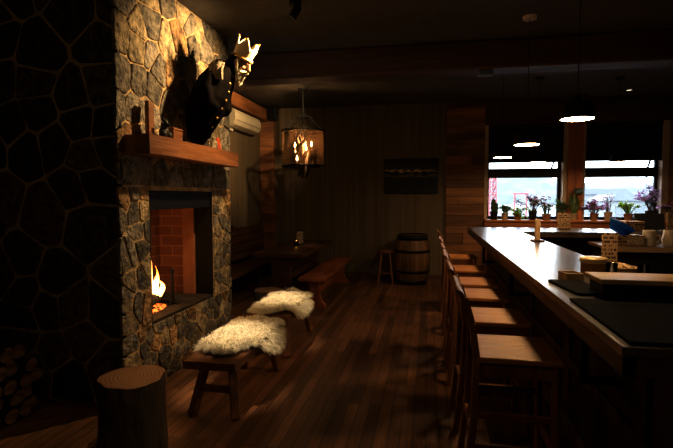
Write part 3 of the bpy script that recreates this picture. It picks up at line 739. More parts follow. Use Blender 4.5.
for k in range(7):
    rg = random.Random(k+3); a = 2*PI*k/7; pts = []; r0 = .05+.06*rg.random()
    for i in range(9):
        t = i/8; aa = a+t*rg.uniform(1.6, 2.6)
        rr = r0*(1+.6*math.sin(t*6+k)); pts.append((rr*math.cos(aa), rr*math.sin(aa), 1.84+.12*rg.random()*(1-t)+.86*t))
    dw = MB().tube(pts, [.012, .026, .03, .034, .03, .028, .026, .02, .01], 8)
    for i in (2, 4, 6):
        p0 = Vector(pts[i]); d = Vector((p0.x, p0.y, 0)).normalized()
        dw.tube([p0, p0+d*.05+Vector((0, 0, .04)), p0+d*.07+Vector((.02, -.02, .10))], [.016, .011, .003], 7)
    dw.build('driftwood_branch', M['bark'], ch)
for k, (a, z) in enumerate(((-.9, 2.14), (.25, 2.30), (1.5, 2.38), (2.9, 2.22), (4.3, 2.36))):
    x, y = .135*math.cos(a-1.2), .135*math.sin(a-1.2)
    cd = MB().tube([(x, y, z-.09), (x, y, z)], .014, 10).build('candle_sleeve', M['cream'], ch)
    MB().lathe([(.009, 0), (.017, .025), (.012, .06), (.001, .09)], 12, (x, y, z)).build('bulb', M['bulb'], cd)

# ------------------------------------------------------------------ picture, barrel, small stool, downlights
pc = thing('framed_picture', 'dark framed lake landscape picture on the back wall above the barrel', 'picture', (-.33, YB-.02, 1.62))
MB().b2((-.50, -.02, 0), (.50, .018, .66), bev=.006).build('picture_frame', M['black'], pc)
MB().b2((-.475, -.024, .025), (.475, -.018, .635), bev=0).build('print', M['picture'], pc)
br_ = thing('barrel', 'old wooden barrel with dark iron hoops standing by the back wall', 'barrel', (-.27, 8.52, 0), .3)
bp = [(.25+.075*math.sin(PI*i/12), .9*i/12) for i in range(13)]
sv = MB(); n = 26
for j in range(n):
    a0, a1 = 2*PI*(j+.04)/n, 2*PI*(j+.96)/n; c = tone(.55, 1.2)
    vs = []
    for r, z in bp: vs += [(r*math.cos(a0), r*math.sin(a0), z), (r*math.cos(a1), r*math.sin(a1), z)]
    sv.add(vs, [(2*i, 2*i+1, 2*i+3, 2*i+2) for i in range(12)], c, False)
sv.lathe([(r-.006, z) for r, z in bp], 26, col=(.1, .1, .1), capb=True, capt=False)
M['stave'] = wood('barrel_staves', (.21, .105, .048), (.10, .05, .022), 'Z', .55, 8, .3, vc=True)
sv.build('staves', M['stave'], br_)
MB().lathe([(.235, .86), (.235, .875)], 26).build('barrel_head', M['darkwood'], br_)
for z0, z1 in ((.02, .09), (.22, .27), (.58, .63), (.80, .895)):
    rr = lambda z: .25+.075*math.sin(PI*z/.9)+.004
    MB().lathe([(rr(z0)-.004, z0), (rr(z0), z0), (rr(z1), z1), (rr(z1)-.004, z1)], 32, capb=False, capt=False).build('hoop', M['black_metal'], br_)
ss = thing('wooden_stool', 'small plain backless wooden stool beside the barrel', 'stool', (-.75, 8.5, 0), .1)
MB().lathe([(.14, .56), (.15, .57), (.15, .59), (.14, .6)], 24).build('seat', M['stoolwood'], ss)
for k in range(4):
    a = PI/4+k*PI/2; MB().tube([(.10*math.cos(a), .10*math.sin(a), .565), (.19*math.cos(a), .19*math.sin(a), 0)], [.017, .02], 10).build('leg', M['stoolwood'], ss)
for k in range(4):
    a, b_ = PI/4+k*PI/2, PI/4+(k+1)*PI/2; r = .16; MB().tube([(r*math.cos(a), r*math.sin(a), .19), (r*math.cos(b_), r*math.sin(b_), .19)], .011, 8).build('stretcher', M['stoolwood'], ss)
for x, y, lab in ((-.85, 6.83, 'recessed ceiling downlight just behind the beam, near the middle of the room'), (3.18, 8.5, 'recessed ceiling downlight over the right window')):
    d = thing('recessed_downlight', lab, 'ceiling light', (x, y, ZC))
    MB().ring(.06, -.004, .012, 28, 6).build('trim_ring', M['black_metal'], d)
    MB().lathe([(.0001, -.003), (.055, -.003)], 24, capb=False, capt=False).build('lens', M['down_on'], d)
jb = MB().box((0, 0, -.025), (.16, .1, .05), bev=.006).build('ceiling_box', M['greypot']); jb.location = (.62, 5.64, 2.985)
tag(jb, 'small grey box fixed under the ceiling beam above the far stools', 'fixture')

# ------------------------------------------------------------------ dining corner: table, benches, menu, candle
LYRE = [(-.16, 0), (.16, 0), (.155, .05), (.10, .10), (.07, .22), (.075, .32), (.13, .42), (-.13, .42), (-.075, .32), (-.07, .22), (-.10, .10), (-.155, .05)]
def slab_bench(name, label, cat, loc, L_, wid, ht, mat, group=None, top=.05, legw=1.):
    o = thing(name, label, cat, loc, 0, group)
    MB().box((0, 0, ht-top/2), (wid, L_, top), bev=.008).build('seat' if 'bench' in name else 'tabletop', mat, o)
    for s in (-1, 1):
        T = Matrix.Translation((0, s*(L_/2-.22), 0)) @ Matrix(((legw, 0, 0, 0), (0, 0, -1, .03), (0, (ht-top)/.42, 0, 0), (0, 0, 0, 1)))
        MB().prism(LYRE, 0, .06, T, bev=.006).build('leg', mat, o)
    MB().bar((0, -L_/2+.22, ht*.42), (0, L_/2-.22, ht*.42), .035, .09, .005).build('stretcher', mat, o)
    return o
slab_bench('dining_table', 'long dark trestle dining table in the far left corner', 'table', (-2.13, 7.55, 0), 2.2, .76, .75, M['darkwood'], top=.06, legw=2.)
slab_bench('trestle_bench', 'reddish wooden bench with flared legs on the aisle side of the dining table', 'bench', (-1.56, 7.38, 0), 2.36, .38, .45, M['redbench'])
wb = thing('settle_bench', 'dark high-backed wooden bench along the left wall behind the dining table', 'bench', (-2.98, 7.3, 0))
MB().box((.08, 0, .43), (.48, 2.9, .05), bev=.006).build('seat', M['darkwood'], wb)
bk = MB()
for k in range(4): bk.box((-.18, 0, .56+.14*k), (.03, 2.86, .125), rot=(0, -.08, 0), bev=.005)
bk.build('backrest', M['darkwood'], wb)
for s in (-1, 0, 1):
    MB().b2((-.2, s*1.38-.03, 0), (.28, s*1.38+.03, .405), bev=.005).build('leg', M['darkwood'], wb)
    MB().box((-.205, s*1.38, .75), (.05, .07, .7), bev=.005).build('back_post', M['darkwood'], wb)
mn = thing('menu_holder', 'small pale menu card in a black stand on the dining table', 'menu', (-2.14, 7.72, .75), -.1)
MB().b2((-.075, -.02, 0), (.075, .03, .025), bev=.003).b2((-.075, .004, 0), (.075, .016, .25), bev=.003).build('stand', M['black'], mn)
MB().b2((-.062, -.002, .025), (.062, .003, .23), bev=0).build('menu_card', M['cardpale'], mn)
cg = thing('candle_glass', 'small amber glass tealight glowing on the dining table', 'candle', (-2.14, 7.5, .75))
MB().lathe([(.03, 0), (.036, .01), (.038, .085), (.034, .085), (.032, .012), (.001, .01)], 18, capt=False).build('glass', M['clearglass'], cg)
wx = MB().lathe([(.028, .012), (.028, .035)], 14).build('tealight', M['cream'], cg)
MB().lathe([(.004, .036), (.014, .05), (.008, .075), (.0005, .095)], 10).build('flame', M['candle'], wx)

# ------------------------------------------------------------------ fireside benches with sheepskins, stumps, firewood
def fire_bench(label, x, y, L_):
    o = thing('fireside_bench', label, 'bench', (x, y, 0), 0, 'fireside benches')
    b = bmesh.new(); bmesh.ops.create_cube(b, size=1); bmesh.ops.subdivide_edges(b, edges=b.edges[:], cuts=5, use_grid_fill=True)
    for v in b.verts:
        v.co = Vector((v.co.x*.385, v.co.y*L_, v.co.z*.055+.3925)); v.co += Vector((fbm(v.co+Vector((x, y, 0)), 4)*.012, fbm(v.co, 7)*.012, 0))
    MB().bm(b).build('seat', M['benchwood'], o)
    for sx in (-1, 1):
        for sy in (-1, 1):
            MB().bar((sx*.10, sy*(L_/2-.17), .37), (sx*.165, sy*(L_/2-.06), .0), .065, .05, .006).build('leg', M['benchwood'], o)
    for sy in (-1, 1): MB().bar((-.13, sy*(L_/2-.115), .19), (.13, sy*(L_/2-.115), .19), .03, .05, .004).build('stretcher', M['benchwood'], o)
    return o
fire_bench('near fireside bench, its bare plank end towards the camera', -1.48, 3.51, 1.08)
fire_bench('far fireside bench, just beyond the nearer bench', -1.50, 4.80, 1.04)
def sheepskin(name, label, cx, cy, lx, ly, z0, halfw, seed, ns=15000, rz=0.):
    rg = random.Random(seed); m = MB()
    def edge(a): return 1+.10*math.sin(3*a+seed)+.07*math.sin(5*a+seed*2)+.05*math.sin(8*a)
    def surf(x, y):
        z = z0+.028+.022*fbm((x*6, y*6, seed)); d = abs(x)-halfw
        if d > 0: return (math.copysign(halfw+d*.35, x), y, z-d*.92)
        return (x, y, z)
    # pelt
    n = 40; rings = (0.02, .3, .55, .75, .9, 1.)
    vs = []
    for t in rings:
        for j in range(n):
            a = 2*PI*j/n; k = t*edge(a); vs.append(surf(lx*k*math.cos(a), ly*k*math.sin(a)))
    vs = [(x, y, z-.012) for x, y, z in vs]
    fs = [(i*n+j, i*n+(j+1) % n, (i+1)*n+(j+1) % n, (i+1)*n+j) for i in range(len(rings)-1) for j in range(n)]
    m.add(vs, fs, (1, 1, 1), True); m.add(vs[:n], [tuple(range(n))])
    # wool locks: long fine strands that flop outward and over the edge
    for _ in range(ns):
        a = rg.uniform(0, 2*PI); t = math.sqrt(rg.random()); k = t*edge(a)
        x, y = lx*k*math.cos(a), ly*k*math.sin(a); p = Vector(surf(x, y))
        cl = Vector((fbm((x*30, y*30, 1+seed)), fbm((x*30, y*30, 7+seed)), 0))*.9+Vector((fbm((x*7, y*7, 3+seed)), fbm((x*7, y*7, 5+seed)), 0))*.6
        out = Vector((math.cos(a)*.6, math.sin(a)*.6, 0))*(.25+t**2)
        d = (cl+out+Vector((rg.uniform(-.3, .3), rg.uniform(-.3, .3), .75-.4*t*t)))
        if abs(x) > halfw: d += Vector((math.copysign(.45, x), 0, -.55))
        d.normalize(); L_ = rg.uniform(.05, .085)*(1.15 if t > .85 else 1); sd = d.cross(Vector((rg.uniform(-1, 1), rg.uniform(-1, 1), .3))).normalized(); w = rg.uniform(.0016, .003)
        p1 = p+d*L_*.4; p2 = p+d*L_*.75+Vector((0, 0, -.008)); p3 = p+d*L_+out*.012+Vector((0, 0, -.03))
        if abs(p3.x) < halfw+.01: p2.z = max(p2.z, z0+.004); p3.z = max(p3.z, z0+.003)
        m.add([p-sd*w, p+sd*w, p1+sd*w, p1-sd*w, p2+sd*w*.7, p2-sd*w*.7, p3], [(0, 1, 2, 3), (3, 2, 4, 5), (5, 4, 6)], (1, 1, 1), True)
    o = m.build(name, M['fleece']); o.location = (cx, cy, 0); o.rotation_euler = (0, 0, rz)
    return tag(o, label, 'sheepskin', 'sheepskins on the benches')
sheepskin('sheepskin', 'shaggy cream sheepskin draped over the near fireside bench', -1.46, 3.58, .262, .45, .42, .19, 1, 24000)
sheepskin('sheepskin', 'shaggy cream sheepskin draped over the far fireside bench', -1.50, 4.76, .255, .50, .42, .19, 2, 20000)

def stump(label, x, y, r, h, seed):
    o = thing('log_stump', label, 'stump', (x, y, 0), seed, 'log stump tables')
    wb_ = lambda a, z: 1+.05*math.sin(3*a+seed)+.03*math.sin(7*a+seed*3)+.06*max(0, (.12-z)/.12)*(1+math.sin(5*a))
    MB().lathe([(r*1.03, 0), (r, .08), (r*.97, h*.5), (r*.99, h-.02), (r*.985, h-.004)], 40, wob=wb_).build('bark', M['bark'], o)
    c = MB().lathe([(r*.985, 0), (r*.97, .006), (.001, .007)], 40, wob=lambda a, z: wb_(a, h), capb=False).build('cut_top', M['logend'], o); c.location = (0, 0, h-.005)
    return o
stump('log stump table with a ringed top in front of the stone fireplace corner', -1.80, 2.58, .195, .45, 1.1)
stump('low log stump table beyond the benches near the dining table', -1.97, 5.6, .175, .40, 2.3)

fi = 0; prev = []
for row in range(5):
    ncol = 7; z = .002+row*.104
    for c in range(ncol):
        y = 2.91-.118*c-(.055 if row % 2 else 0)+rnd.uniform(-.008, .008)
        if row == 4 and c < 1: continue
        o = log_mesh(.34+rnd.uniform(-.03, .03), .052+rnd.uniform(-.004, .004), 100+fi, 12, True).build('firewood_log', [M['bark'], M['logend']])
        o.location = (-2.99+rnd.uniform(-.04, .03), y, z); o.rotation_euler = (0, 0, PI/2+rnd.uniform(-.03, .03))
        rn = ('bottom', 'second', 'third', 'fourth', 'top')[row]; cn = ('wall-end', 'second', 'third', 'fourth', 'fifth', 'sixth', 'near-end')[c]
        tag(o, 'split firewood log, %s one in the %s row of the wood pile' % (cn, rn), 'firewood', 'firewood stacked against the stone wall'); fi += 1

# ------------------------------------------------------------------ bar
bar = thing('bar_counter', 'long dark wooden bar counter with glossy top turning along the window wall', 'bar counter', (0, 0, 0))
BX0, BX1, BY0, BY1, LY = .64, 1.31, 1.69, 8.02, 7.1
top = [(BX0, BY0), (BX1, BY0), (BX1, LY), (4.5, LY), (4.5, BY1), (BX0, BY1)]
MB().prism(top, 1.035, 1.07, bev=.003).build('bar_top', M['bartop'], bar)
fa = MB()
fa.b2((BX0+.004, BY0+.004, .965), (BX0+.05, BY1-.004, 1.035)).b2((BX0+.004, BY0+.004, .965), (BX1-.004, BY0+.05, 1.035)).b2((BX0+.05, BY1-.05, .965), (4.5, BY1-.004, 1.035)).b2((BX1-.03, BY0+.05, .99), (BX1-.004, LY, 1.035)).b2((BX1, LY+.004, .99), (4.5, LY+.03, 1.035))
fa.build('edge_fascia', M['barfascia'], bar)
fp = MB().b2((.93, 1.86, 0), (1.0, 7.75, 1.035), bev=.004).b2((.93, 7.69, 0), (4.5, 7.76, 1.035), bev=.004).b2((1.0, 1.86, 0), (1.29, 1.92, 1.035), bev=.004)
fp.build('front_panel', M['barpanel'], bar)
MB().b2((.905, 1.86, .46), (.93, 7.75, .53), bev=.004).b2((.905, 1.86, 0), (.93, 7.75, .12), bev=.004).build('panel_rail', M['barfascia'], bar)
for y in (2.2, 3.3, 4.4, 5.5, 6.6): MB().b2((.912, y-.05, .12), (.932, y+.05, .96), bev=.004).build('panel_stile', M['barfascia'], bar)
for y in (2.5, 4.6, 6.83): MB().b2((.76, y-.02, .66), (.79, y+.02, .965), bev=.003).b2((.76, y-.02, .64), (.93, y+.02, .67), bev=.003).build('bracket', M['black_metal'], bar)
tag(bar, None)
bc = thing('work_counter', 'low dark service counter with a wooden edge behind the bar', 'counter', (0, 0, 0))
MB().b2((2.18, 6.32, .91), (4.5, 7.04, .95), bev=.004).build('worktop', M['darkwood'], bc)
MB().b2((2.18, 6.30, .89), (4.5, 6.322, .952), bev=.003).build('front_edge', M['paleboard'], bc)
MB().b2((2.25, 6.42, 0), (4.5, 7.04, .91), bev=.004).build('cabinet_body', M['black'], bc)

# bar stools
def make_stool(label):
    o = thing('bar_stool', label, 'bar stool', (0, 0, 0), 0, 'bar stools along the bar')
    MB().box((.02, 0, .735), (.42, .43, .032), bev=.008, seg=2).build('seat', M['seatwood'], o)
    ap = MB().box((.19, 0, .68), (.022, .36, .075), bev=.003)
    for s in (-1, 1): ap.box((.02, s*.185, .68), (.34, .022, .075), bev=.003)
    ap.box((-.155, 0, .68), (.022, .36, .075), bev=.003); ap.build('apron', M['stoolwood'], o)
    for s in (-1, 1):
        MB().bar((.195, s*.185, .72), (.215, s*.195, 0), .036, .036, .004).build('leg', M['stoolwood'], o)
        pts = [(-.235, s*.195, 0), (-.195, s*.19, .40), (-.185, s*.188, .74), (-.212, s*.188, .92), (-.25, s*.188, 1.05)]
        lg = MB()
        for a, b in zip(pts, pts[1:]): lg.bar(a, b, .034, .048, .004, up=(0, 1, 0))
        lg.build('back_leg', M['stoolwood'], o)
        MB().bar((-.20, s*.19, .27), (.205, s*.19, .27), .022, .034, .003).build('stretcher', M['stoolwood'], o)
        MB().bar((-.20, s*.19, .44), (.205, s*.19, .44), .022, .034, .003).build('stretcher', M['stoolwood'], o)
    MB().bar((.21, -.19, .25), (.21, .19, .25), .024, .045, .003).build('foot_rail', M['stoolwood'], o)
    MB().bar((-.205, -.19, .33), (-.205, .19, .33), .022, .034, .003).build('stretcher', M['stoolwood'], o)
    tr_ = MB(); T = Matrix.Translation((-.25, -.23, 1.0)) @ Matrix(((1, 0, 0, 0), (0, 0, 1, 0), (0, 1, 0, 0), (0, 0, 0, 1)))
    tr_.prism([(.012, 0), (.006, .05), (-.012, .085), (-.036, .10), (-.048, .092), (-.040, .08), (-.03, .07), (-.022, .045), (-.016, 0)], 0, .46, T, bev=.003)
    tr_.build('top_rail', M['stoolwood'], o)
    for z, x in ((.84, -.2), (.93, -.217)):
        MB().box((x, 0, z), (.016, .36, .06), rot=(0, -.2, 0), bev=.003).build('back_slat', M['stoolwood'], o)
    return o
slabs = ['bar stool nearest the camera, at the near end of the bar', 'second bar stool from the camera along the bar', 'third bar stool from the camera along the bar',
         'fourth bar stool from the camera along the bar', 'fifth bar stool from the camera, next to the farthest one', 'farthest bar stool, standing beside the boarded wall']
proto = make_stool(slabs[0]); ys = (2.665, 3.37, 4.12, 4.72, 5.57, 6.68); xs = (.44, .43, .42, .42, .42, .42); rz = (.0, .02, -.02, .015, -.01, .03)
for i in range(6):
    o = proto if i == 0 else dup(proto, slabs[i])
    o.location = (xs[i], ys[i], 0); o.rotation_euler = (0, 0, rz[i])

# pendants
def pendant(label, x, y, r=.118):
    o = thing('pendant_lamp', label, 'pendant lamp', (x, y, 2.075), 0, 'pendant lamps over the bar')
    MB().lathe([(r, 0), (r*1.02, .012), (r*.97, .085), (r*.93, .10), (.03, .108), (.022, .15), (.016, .16)], 36, capb=False).lathe([(r*.955, .0), (r, 0)], 36, capb=False, capt=False).build('lamp_shade', M['black_metal'], o)
    MB().lathe([(.0001, .008), (r*.93, .008), (r*.955, 0)], 36, capb=False, capt=False).build('diffuser', M['lamp_on'], o)
    MB().box((.05, 0, .135), (.012, .03, .06), bev=.003).build('clip', M['black_metal'], o)
    MB().tube([(0, 0, .155), (0, 0, ZC-2.075-.02)], .0045, 6).build('cord', M['black'], o)
    MB().lathe([(.062, ZC-2.075-.028), (.066, ZC-2.075)], 24).build('canopy', M['white'] if r > .102 else M['black_metal'], o)
pendant('nearest pendant lamp, glowing large over the bar', .95, 3.35, .103)
pendant('middle pendant lamp of the three over the long bar', .94, 4.9)
pendant('farthest pendant lamp of the three over the long bar', .94, 6.45)
pendant('pendant lamp over the window-side counter in front of the left window', 1.58, 7.4, .10)
pendant('pendant lamp over the window-side counter in front of the right window', 2.72, 7.6, .10)

# ------------------------------------------------------------------ things on the bar
ZB = 1.07
def put(o, loc, rz=0): o.location = loc; o.rotation_euler = (0, 0, rz); return o
tag(put(MB().b2((-.31, -.36, 0), (.31, .34, .012), bev=.004).build('bar_mat', M['rubber']), (.985, 2.08, ZB)), 'wide black bar mat on the near end of the bar', 'mat')
tag(put(MB().b2((-.07, -.2, 0), (.11, .2, .014), bev=.004).build('bar_mat', M['rubber']), (.79, 2.74, ZB), .12), 'small black bar mat beside the raised wooden board', 'mat')
jr_s = .8
bd_ = thing('raised_shelf', 'black box shelf topped with a pale wooden board on the bar', 'shelf', (1.09, 2.58, ZB))
MB().b2((-.245, -.1, 0), (.23, .1, .075), bev=.004).build('box', M['black'], bd_)
MB().b2((-.265, -.125, .075), (.23, .12, .10), bev=.004).build('board', M['paleboard'], bd_)
ty = thing('napkin_tray', 'small open wooden tray of dark coasters on the bar beside the brass jar', 'tray', (.85, 3.03, ZB), .15); ty.scale = (.64, .64, 1)
t_ = MB().b2((-.075, -.09, 0), (.075, .09, .01), bev=.002)
for s in (-1, 1): t_.b2((s*.075-.005, -.09, 0), (s*.075+.005, .09, .045), bev=.002).b2((-.075, s*.09-.005, 0), (.075, s*.09+.005, .045), bev=.002)
t_.build('tray_body', M['paleboard'], ty)
MB().b2((-.06, -.075, .01), (.06, .075, .035), bev=.003).build('coaster_stack', M['darkwood'], ty)
jr = thing('storage_jar', 'wide dark jar with a round brass lid on the bar', 'jar', (1.045, 3.25, ZB)); jr.scale = (.8, .8, 1.)
MB().lathe([(.085, 0), (.095, .01), (.095, .07), (.088, .085)], 30).build('jar_body', M['amber'], jr)
MB().lathe([(.098, .078), (.103, .083), (.103, .105), (.095, .112), (.001, .114)], 32).build('lid', M['brass'], jr)
bw = thing('bread_basket', 'small woven basket of snack packets on the bar behind the wooden board', 'basket', (1.21, 3.27, ZB))
MB().lathe([(.075, 0), (.10, .05), (.105, .055), (.097, .055), (.07, .01), (.001, .008)], 26, capt=False).build('basket', M['cardboard'], bw)
for k in range(6):
    a = k*1.05; MB().box((.045*math.cos(a), .045*math.sin(a), .058), (.07, .045, .02), rot=(.3*math.sin(a), .3, a), bev=.008).build('packet', M['paleboard'], bw)
for (x, y, lab) in ((1.12, 3.16, 'clear drinking glass on the bar just right of the brass-lidded jar'), (1.285, 3.13, 'clear drinking glass on the bar right of the basket')):
    tag(put(MB().lathe([(.026, 0), (.034, .09), (.031, .09), (.024, .008), (.001, .008)], 20, capt=False).build('drinking_glass', M['clearglass']), (x, y, ZB)), lab, 'glass', 'drinking glasses')
mc = thing('menu_stand', 'tall wooden menu board printed with dark text standing on the bar', 'menu', (1.265, 3.62, ZB-.0), .05)
MB().b2((-.052, -.006, .02), (.052, .006, .245), bev=.002).build('menu_board', M['card'], mc)
MB().box((0, 0, .012), (.13, .07, .024), bev=.004).build('base', M['darkwood'], mc)
po = thing('table_talker', 'thin wooden menu post standing alone on the far half of the bar', 'menu', (1.2, 5.55, ZB), .1)
MB().b2((-.022, -.03, .018), (.022, .03, .25), bev=.003).build('post', M['paleboard'], po)
MB().box((0, 0, .01), (.12, .12, .02), bev=.004).build('base', M['darkwood'], po)
m3 = thing('menu_stand', 'wooden menu board on the window-side counter below the timber pillar', 'menu', (2.02, 7.62, ZB), 0)
MB().b2((-.09, -.006, .02), (.09, .006, .25), bev=.002).build('menu_board', M['card'], m3)
MB().box((0, 0, .012), (.17, .08, .024), bev=.004).build('base', M['darkwood'], m3)
m4 = thing('menu_stand', 'wooden menu board at the right edge of the photo on the window-side counter', 'menu', (3.45, 7.5, ZB), 0)
MB().b2((-.09, -.006, .02), (.10, .006, .28), bev=.002).build('menu_board', M['card'], m4)
MB().box((0, 0, .012), (.17, .08, .024), bev=.004).build('base', M['darkwood'], m4)
# work counter: carton, blue bowl, second carton, mugs; black register on the far leg
ZW = .95
c1 = thing('carton', 'brown printed cardboard carton on the service counter under the blue bowl', 'carton', (2.44, 6.5, ZW), 0)
MB().box((0, 0, .07), (.34, .26, .14), bev=.004).build('carton_body', M['boxprint'], c1)
MB().b2((-.02, -.134, .03), (.165, -.13, .125), bev=0).build('tape_label', M['cardpale'], c1)
bl = thing('plastic_bowl', 'bright blue plastic bowl tipped on its side on the cardboard carton', 'bowl', (2.38, 6.50, ZW+.14+.076), 0)
BT = Matrix.Rotation(math.radians(28), 4, 'Y') @ Matrix.Rotation(math.radians(12), 4, 'X')
MB().lathe([(.085, -.055), (.10, -.05), (.155, .05), (.165, .055), (.165, .062), (.152, .06), (.095, -.035), (.001, -.04)], 32, T=BT, capt=False).build('bowl_body', M['blue'], bl)
MB().lathe([(.15, .056), (.14, .075), (.001, .085)], 30, T=BT, capb=False).build('lid', M['blue'], bl)
c2 = thing('carton', 'brown printed cardboard carton on the window-side counter right of the blue bowl', 'carton', (2.86, 7.4, ZB), .1)
MB().box((0, 0, .075), (.26, .2, .15), bev=.004).build('carton_body', M['boxprint'], c2)
rg_ = thing('cash_register', 'black till screen box on the window-side counter in front of the right window', 'till', (3.22, 7.72, ZB), 0)
MB().box((0, 0, .13), (.40, .05, .24), rot=(-.12, 0, 0), bev=.006).build('screen', M['black'], rg_)
MB().box((0, .03, .012), (.2, .16, .024), bev=.004).build('base', M['black'], rg_)
def mug(label, x, y):
    o = thing('jug', label, 'jug', (x, y, ZW), 0, 'cream jugs')
    MB().lathe([(.065, 0), (.082, .02), (.086, .10), (.07, .18), (.074, .2), (.066, .2), (.06, .17)], 24, capt=False).build('jug_body', M['cream'], o)
    MB().tube([(.07, 0, .13), (.115, 0, .135), (.125, 0, .09), (.105, 0, .045), (.072, 0, .035)], .013, 10).build('handle', M['cream'], o)
    return o
mug('cream ceramic jug on the service counter right of the carton', 2.72, 6.5)
put(mug('cream ceramic jug second from the carton on the service counter', 0, 0), (2.95, 6.5, ZW), .6)
put(mug('cream ceramic jug at the right edge of the photo on the service counter', 0, 0), (3.22, 6.5, ZW), PI)

# ------------------------------------------------------------------ plants on the sill
ZS = 1.155
def leafmesh(m, p, d, L_, w, bend=.3, up=Vector((0, 0, 1))):
    d = d.normalized(); s = d.cross(up)
    if s.length < .01: s = Vector((1, 0, 0))
    s.normalize(); p = Vector(p)
    p1 = p+d*L_*.35; p2 = p+d*L_*.72-Vector((0, 0, bend*L_*.2)); p3 = p+d*L_-Vector((0, 0, bend*L_*.55))
    m.add([p, p1-s*w, p1+s*w, p2-s*w*.8, p2+s*w*.8, p3], [(0, 2, 1), (1, 2, 4, 3), (3, 4, 5)], (1, 1, 1), True)
def pot(root, r, h, mat):
    MB().lathe([(r*.74, 0), (r*.78, .004), (r*.96, h*.86), (r, h*.87), (r, h), (r*.9, h), (r*.86, h*.9), (.001, h*.88)], 20, capt=False).build('pot', mat, root)
def plant(label, x, y, r, h, pm, kind, seed, fm=None, sp=.1, fh=.12, z=ZS):
    r *= .82; h *= .85; fh *= 1.1
    rg = random.Random(seed); o = thing('potted_plant', label, 'plant', (x, y, z)); o.scale = (1.6, 1.3, 1.6); pot(o, r, h, pm)
    if kind == 'cactus':
        m = MB()
        for k in range(3):
            a = k*2.1; b = (.02*math.cos(a), .02*math.sin(a))
            m.lathe([(.016, h*.85), (.024, h+fh*.3), (.02, h+fh*(.6+.15*k)), (.001, h+fh*(.7+.15*k))], 9, (b[0], b[1], 0), wob=lambda a, z: 1+.12*math.cos(4*a))
        m.build('foliage', fm, o)
    else:
        st_, lf, fw = MB(), MB(), MB(); ns = 18 if kind != 'twig' else 8
        for k in range(ns):
            a = rg.uniform(0, 2*PI); e = rg.uniform(.15, 1.); t = Vector((math.cos(a)*sp*e, math.sin(a)*sp*e*.6, h+fh*rg.uniform(.45, 1.)*(1-.35*e)))
            if kind == 'trail': t.z = h+rg.uniform(-.06, .07); t.y -= .02
            b = Vector((math.cos(a)*r*.4, math.sin(a)*r*.4, h*.88)); mid = (b+t)/2+Vector((0, 0, fh*.25))
            st_.tube([b, mid, t], [.0035, .003, .002], 5)
            nl = {'leafy': 14, 'flower': 8, 'trail': 15, 'succ': 12, 'twig': 3, 'spike': 0}[kind]
            for q in range(nl):
                u = rg.uniform(.25, 1); p = b.lerp(mid, u*2) if u < .5 else mid.lerp(t, u*2-1)
                aa = rg.uniform(0, 2*PI); d = Vector((math.cos(aa), math.sin(aa), rg.uniform(-.2, .7)))
                L_ = {'leafy': .05, 'flower': .045, 'trail': .045, 'succ': .03, 'twig': .02}[kind]*rg.uniform(.7, 1.25); leafmesh(lf, p, d, L_, L_*(.24 if kind != 'succ' else .4))
            if kind == 'spike':
                leafmesh(lf, b, t-b+Vector((0, 0, .03)), (t-b).length*1.3, .012, .8)
            if kind in ('flower', 'twig'):
                for q in range(8 if kind == 'flower' else 2):
                    c = t+Vector((rg.uniform(-.028, .028), rg.uniform(-.028, .028), rg.uniform(-.02, .025)))
                    for w in range(5):
                        aa = 2*PI*w/5; leafmesh(fw, c, Vector((math.cos(aa), math.sin(aa)*.6, .35+.3*math.sin(aa))), .026, .011, .2)
        st_.build('stems', M['stem'] if kind in ('flower', 'twig') else M['leaf'], o)
        lf.build('foliage', fm or M['leaf'], o)
        if fw.v: fw.build('blossoms', M['purple'] if seed % 2 else M['pink'], o)
    return o
YS = YB-.12
plant('dark cactus in a black pot at the left end of the window sill', 1.17, YS, .055, .11, M['black'], 'cactus', 1, M['darkleaf'], fh=.13)
plant('small pale green plant in a buff pot, second from the left on the sill', 1.36, YS, .05, .09, M['palepot'], 'leafy', 2, M['paleleaf'], .09, .09)
plant('lime green trailing plant spilling over the window sill', 1.58, YS-.02, .05, .08, M['terracotta'], 'trail', 3, M['lime'], .13, .08)
plant('pink-flowered plant in a black pot in the left window', 1.83, YS, .058, .12, M['black'], 'flower', 4, M['darkleaf'], .19, .16)
plant('grey-green succulent in a terracotta pot in the left window', 2.06, YS, .06, .08, M['terracotta'], 'succ', 5, M['paleleaf'], .08, .12)
plant('bushy dark green plant in a brown pot at the right end of the left window', 2.29, YS, .062, .10, M['terracotta'], 'leafy', 6, M['paleleaf'], .10, .14)
plant('spiky pale green spider plant in a pot in front of the timber pillar', 2.50, YS-.03, .05, .09, M['palepot'], 'spike', 7, M['paleleaf'], .15, .30)
plant('purple-flowered plant in a brown pot at the left end of the right window', 2.84, YS, .055, .09, M['terracotta'], 'flower', 9, M['darkleaf'], .14, .12)
plant('bare twiggy plant in a pale pot in the right window', 3.06, YS, .052, .11, M['palepot'], 'twig', 10, M['paleleaf'], .15, .20)
plant('yellow-green leafy plant in the middle of the right window', 3.38, YS, .058, .09, M['terracotta'], 'leafy', 12, M['lime'], .15, .13)
plant('large purple-flowered plant with dark leaves at the right end of the right window', 3.74, YS, .08, .13, M['black'], 'flower', 13, M['darkleaf'], .19, .24)
plant('purple-flowered plant at the right edge of the photo beyond the right window', 4.03, YS-.02, .055, .10, M['terracotta'], 'flower', 15, M['darkleaf'], .12, .10)
hp = thing('hanging_planter', 'small blue-grey pot with trailing leaves hanging on the timber pillar', 'planter', (2.56, YB-.18, 1.66))
MB().ball((0, 0, .0), .07, 18, scale=(1, 1, .8)).build('pot', M['greypot'], hp)
MB().tube([(-.06, 0, .02), (0, .05, .30), (.06, 0, .02)], .004, 6).tube([(0, .05, .30), (0, .085, .31)], .006, 6).build('hanger', M['stem'], hp)
lf = MB(); rg = random.Random(5)
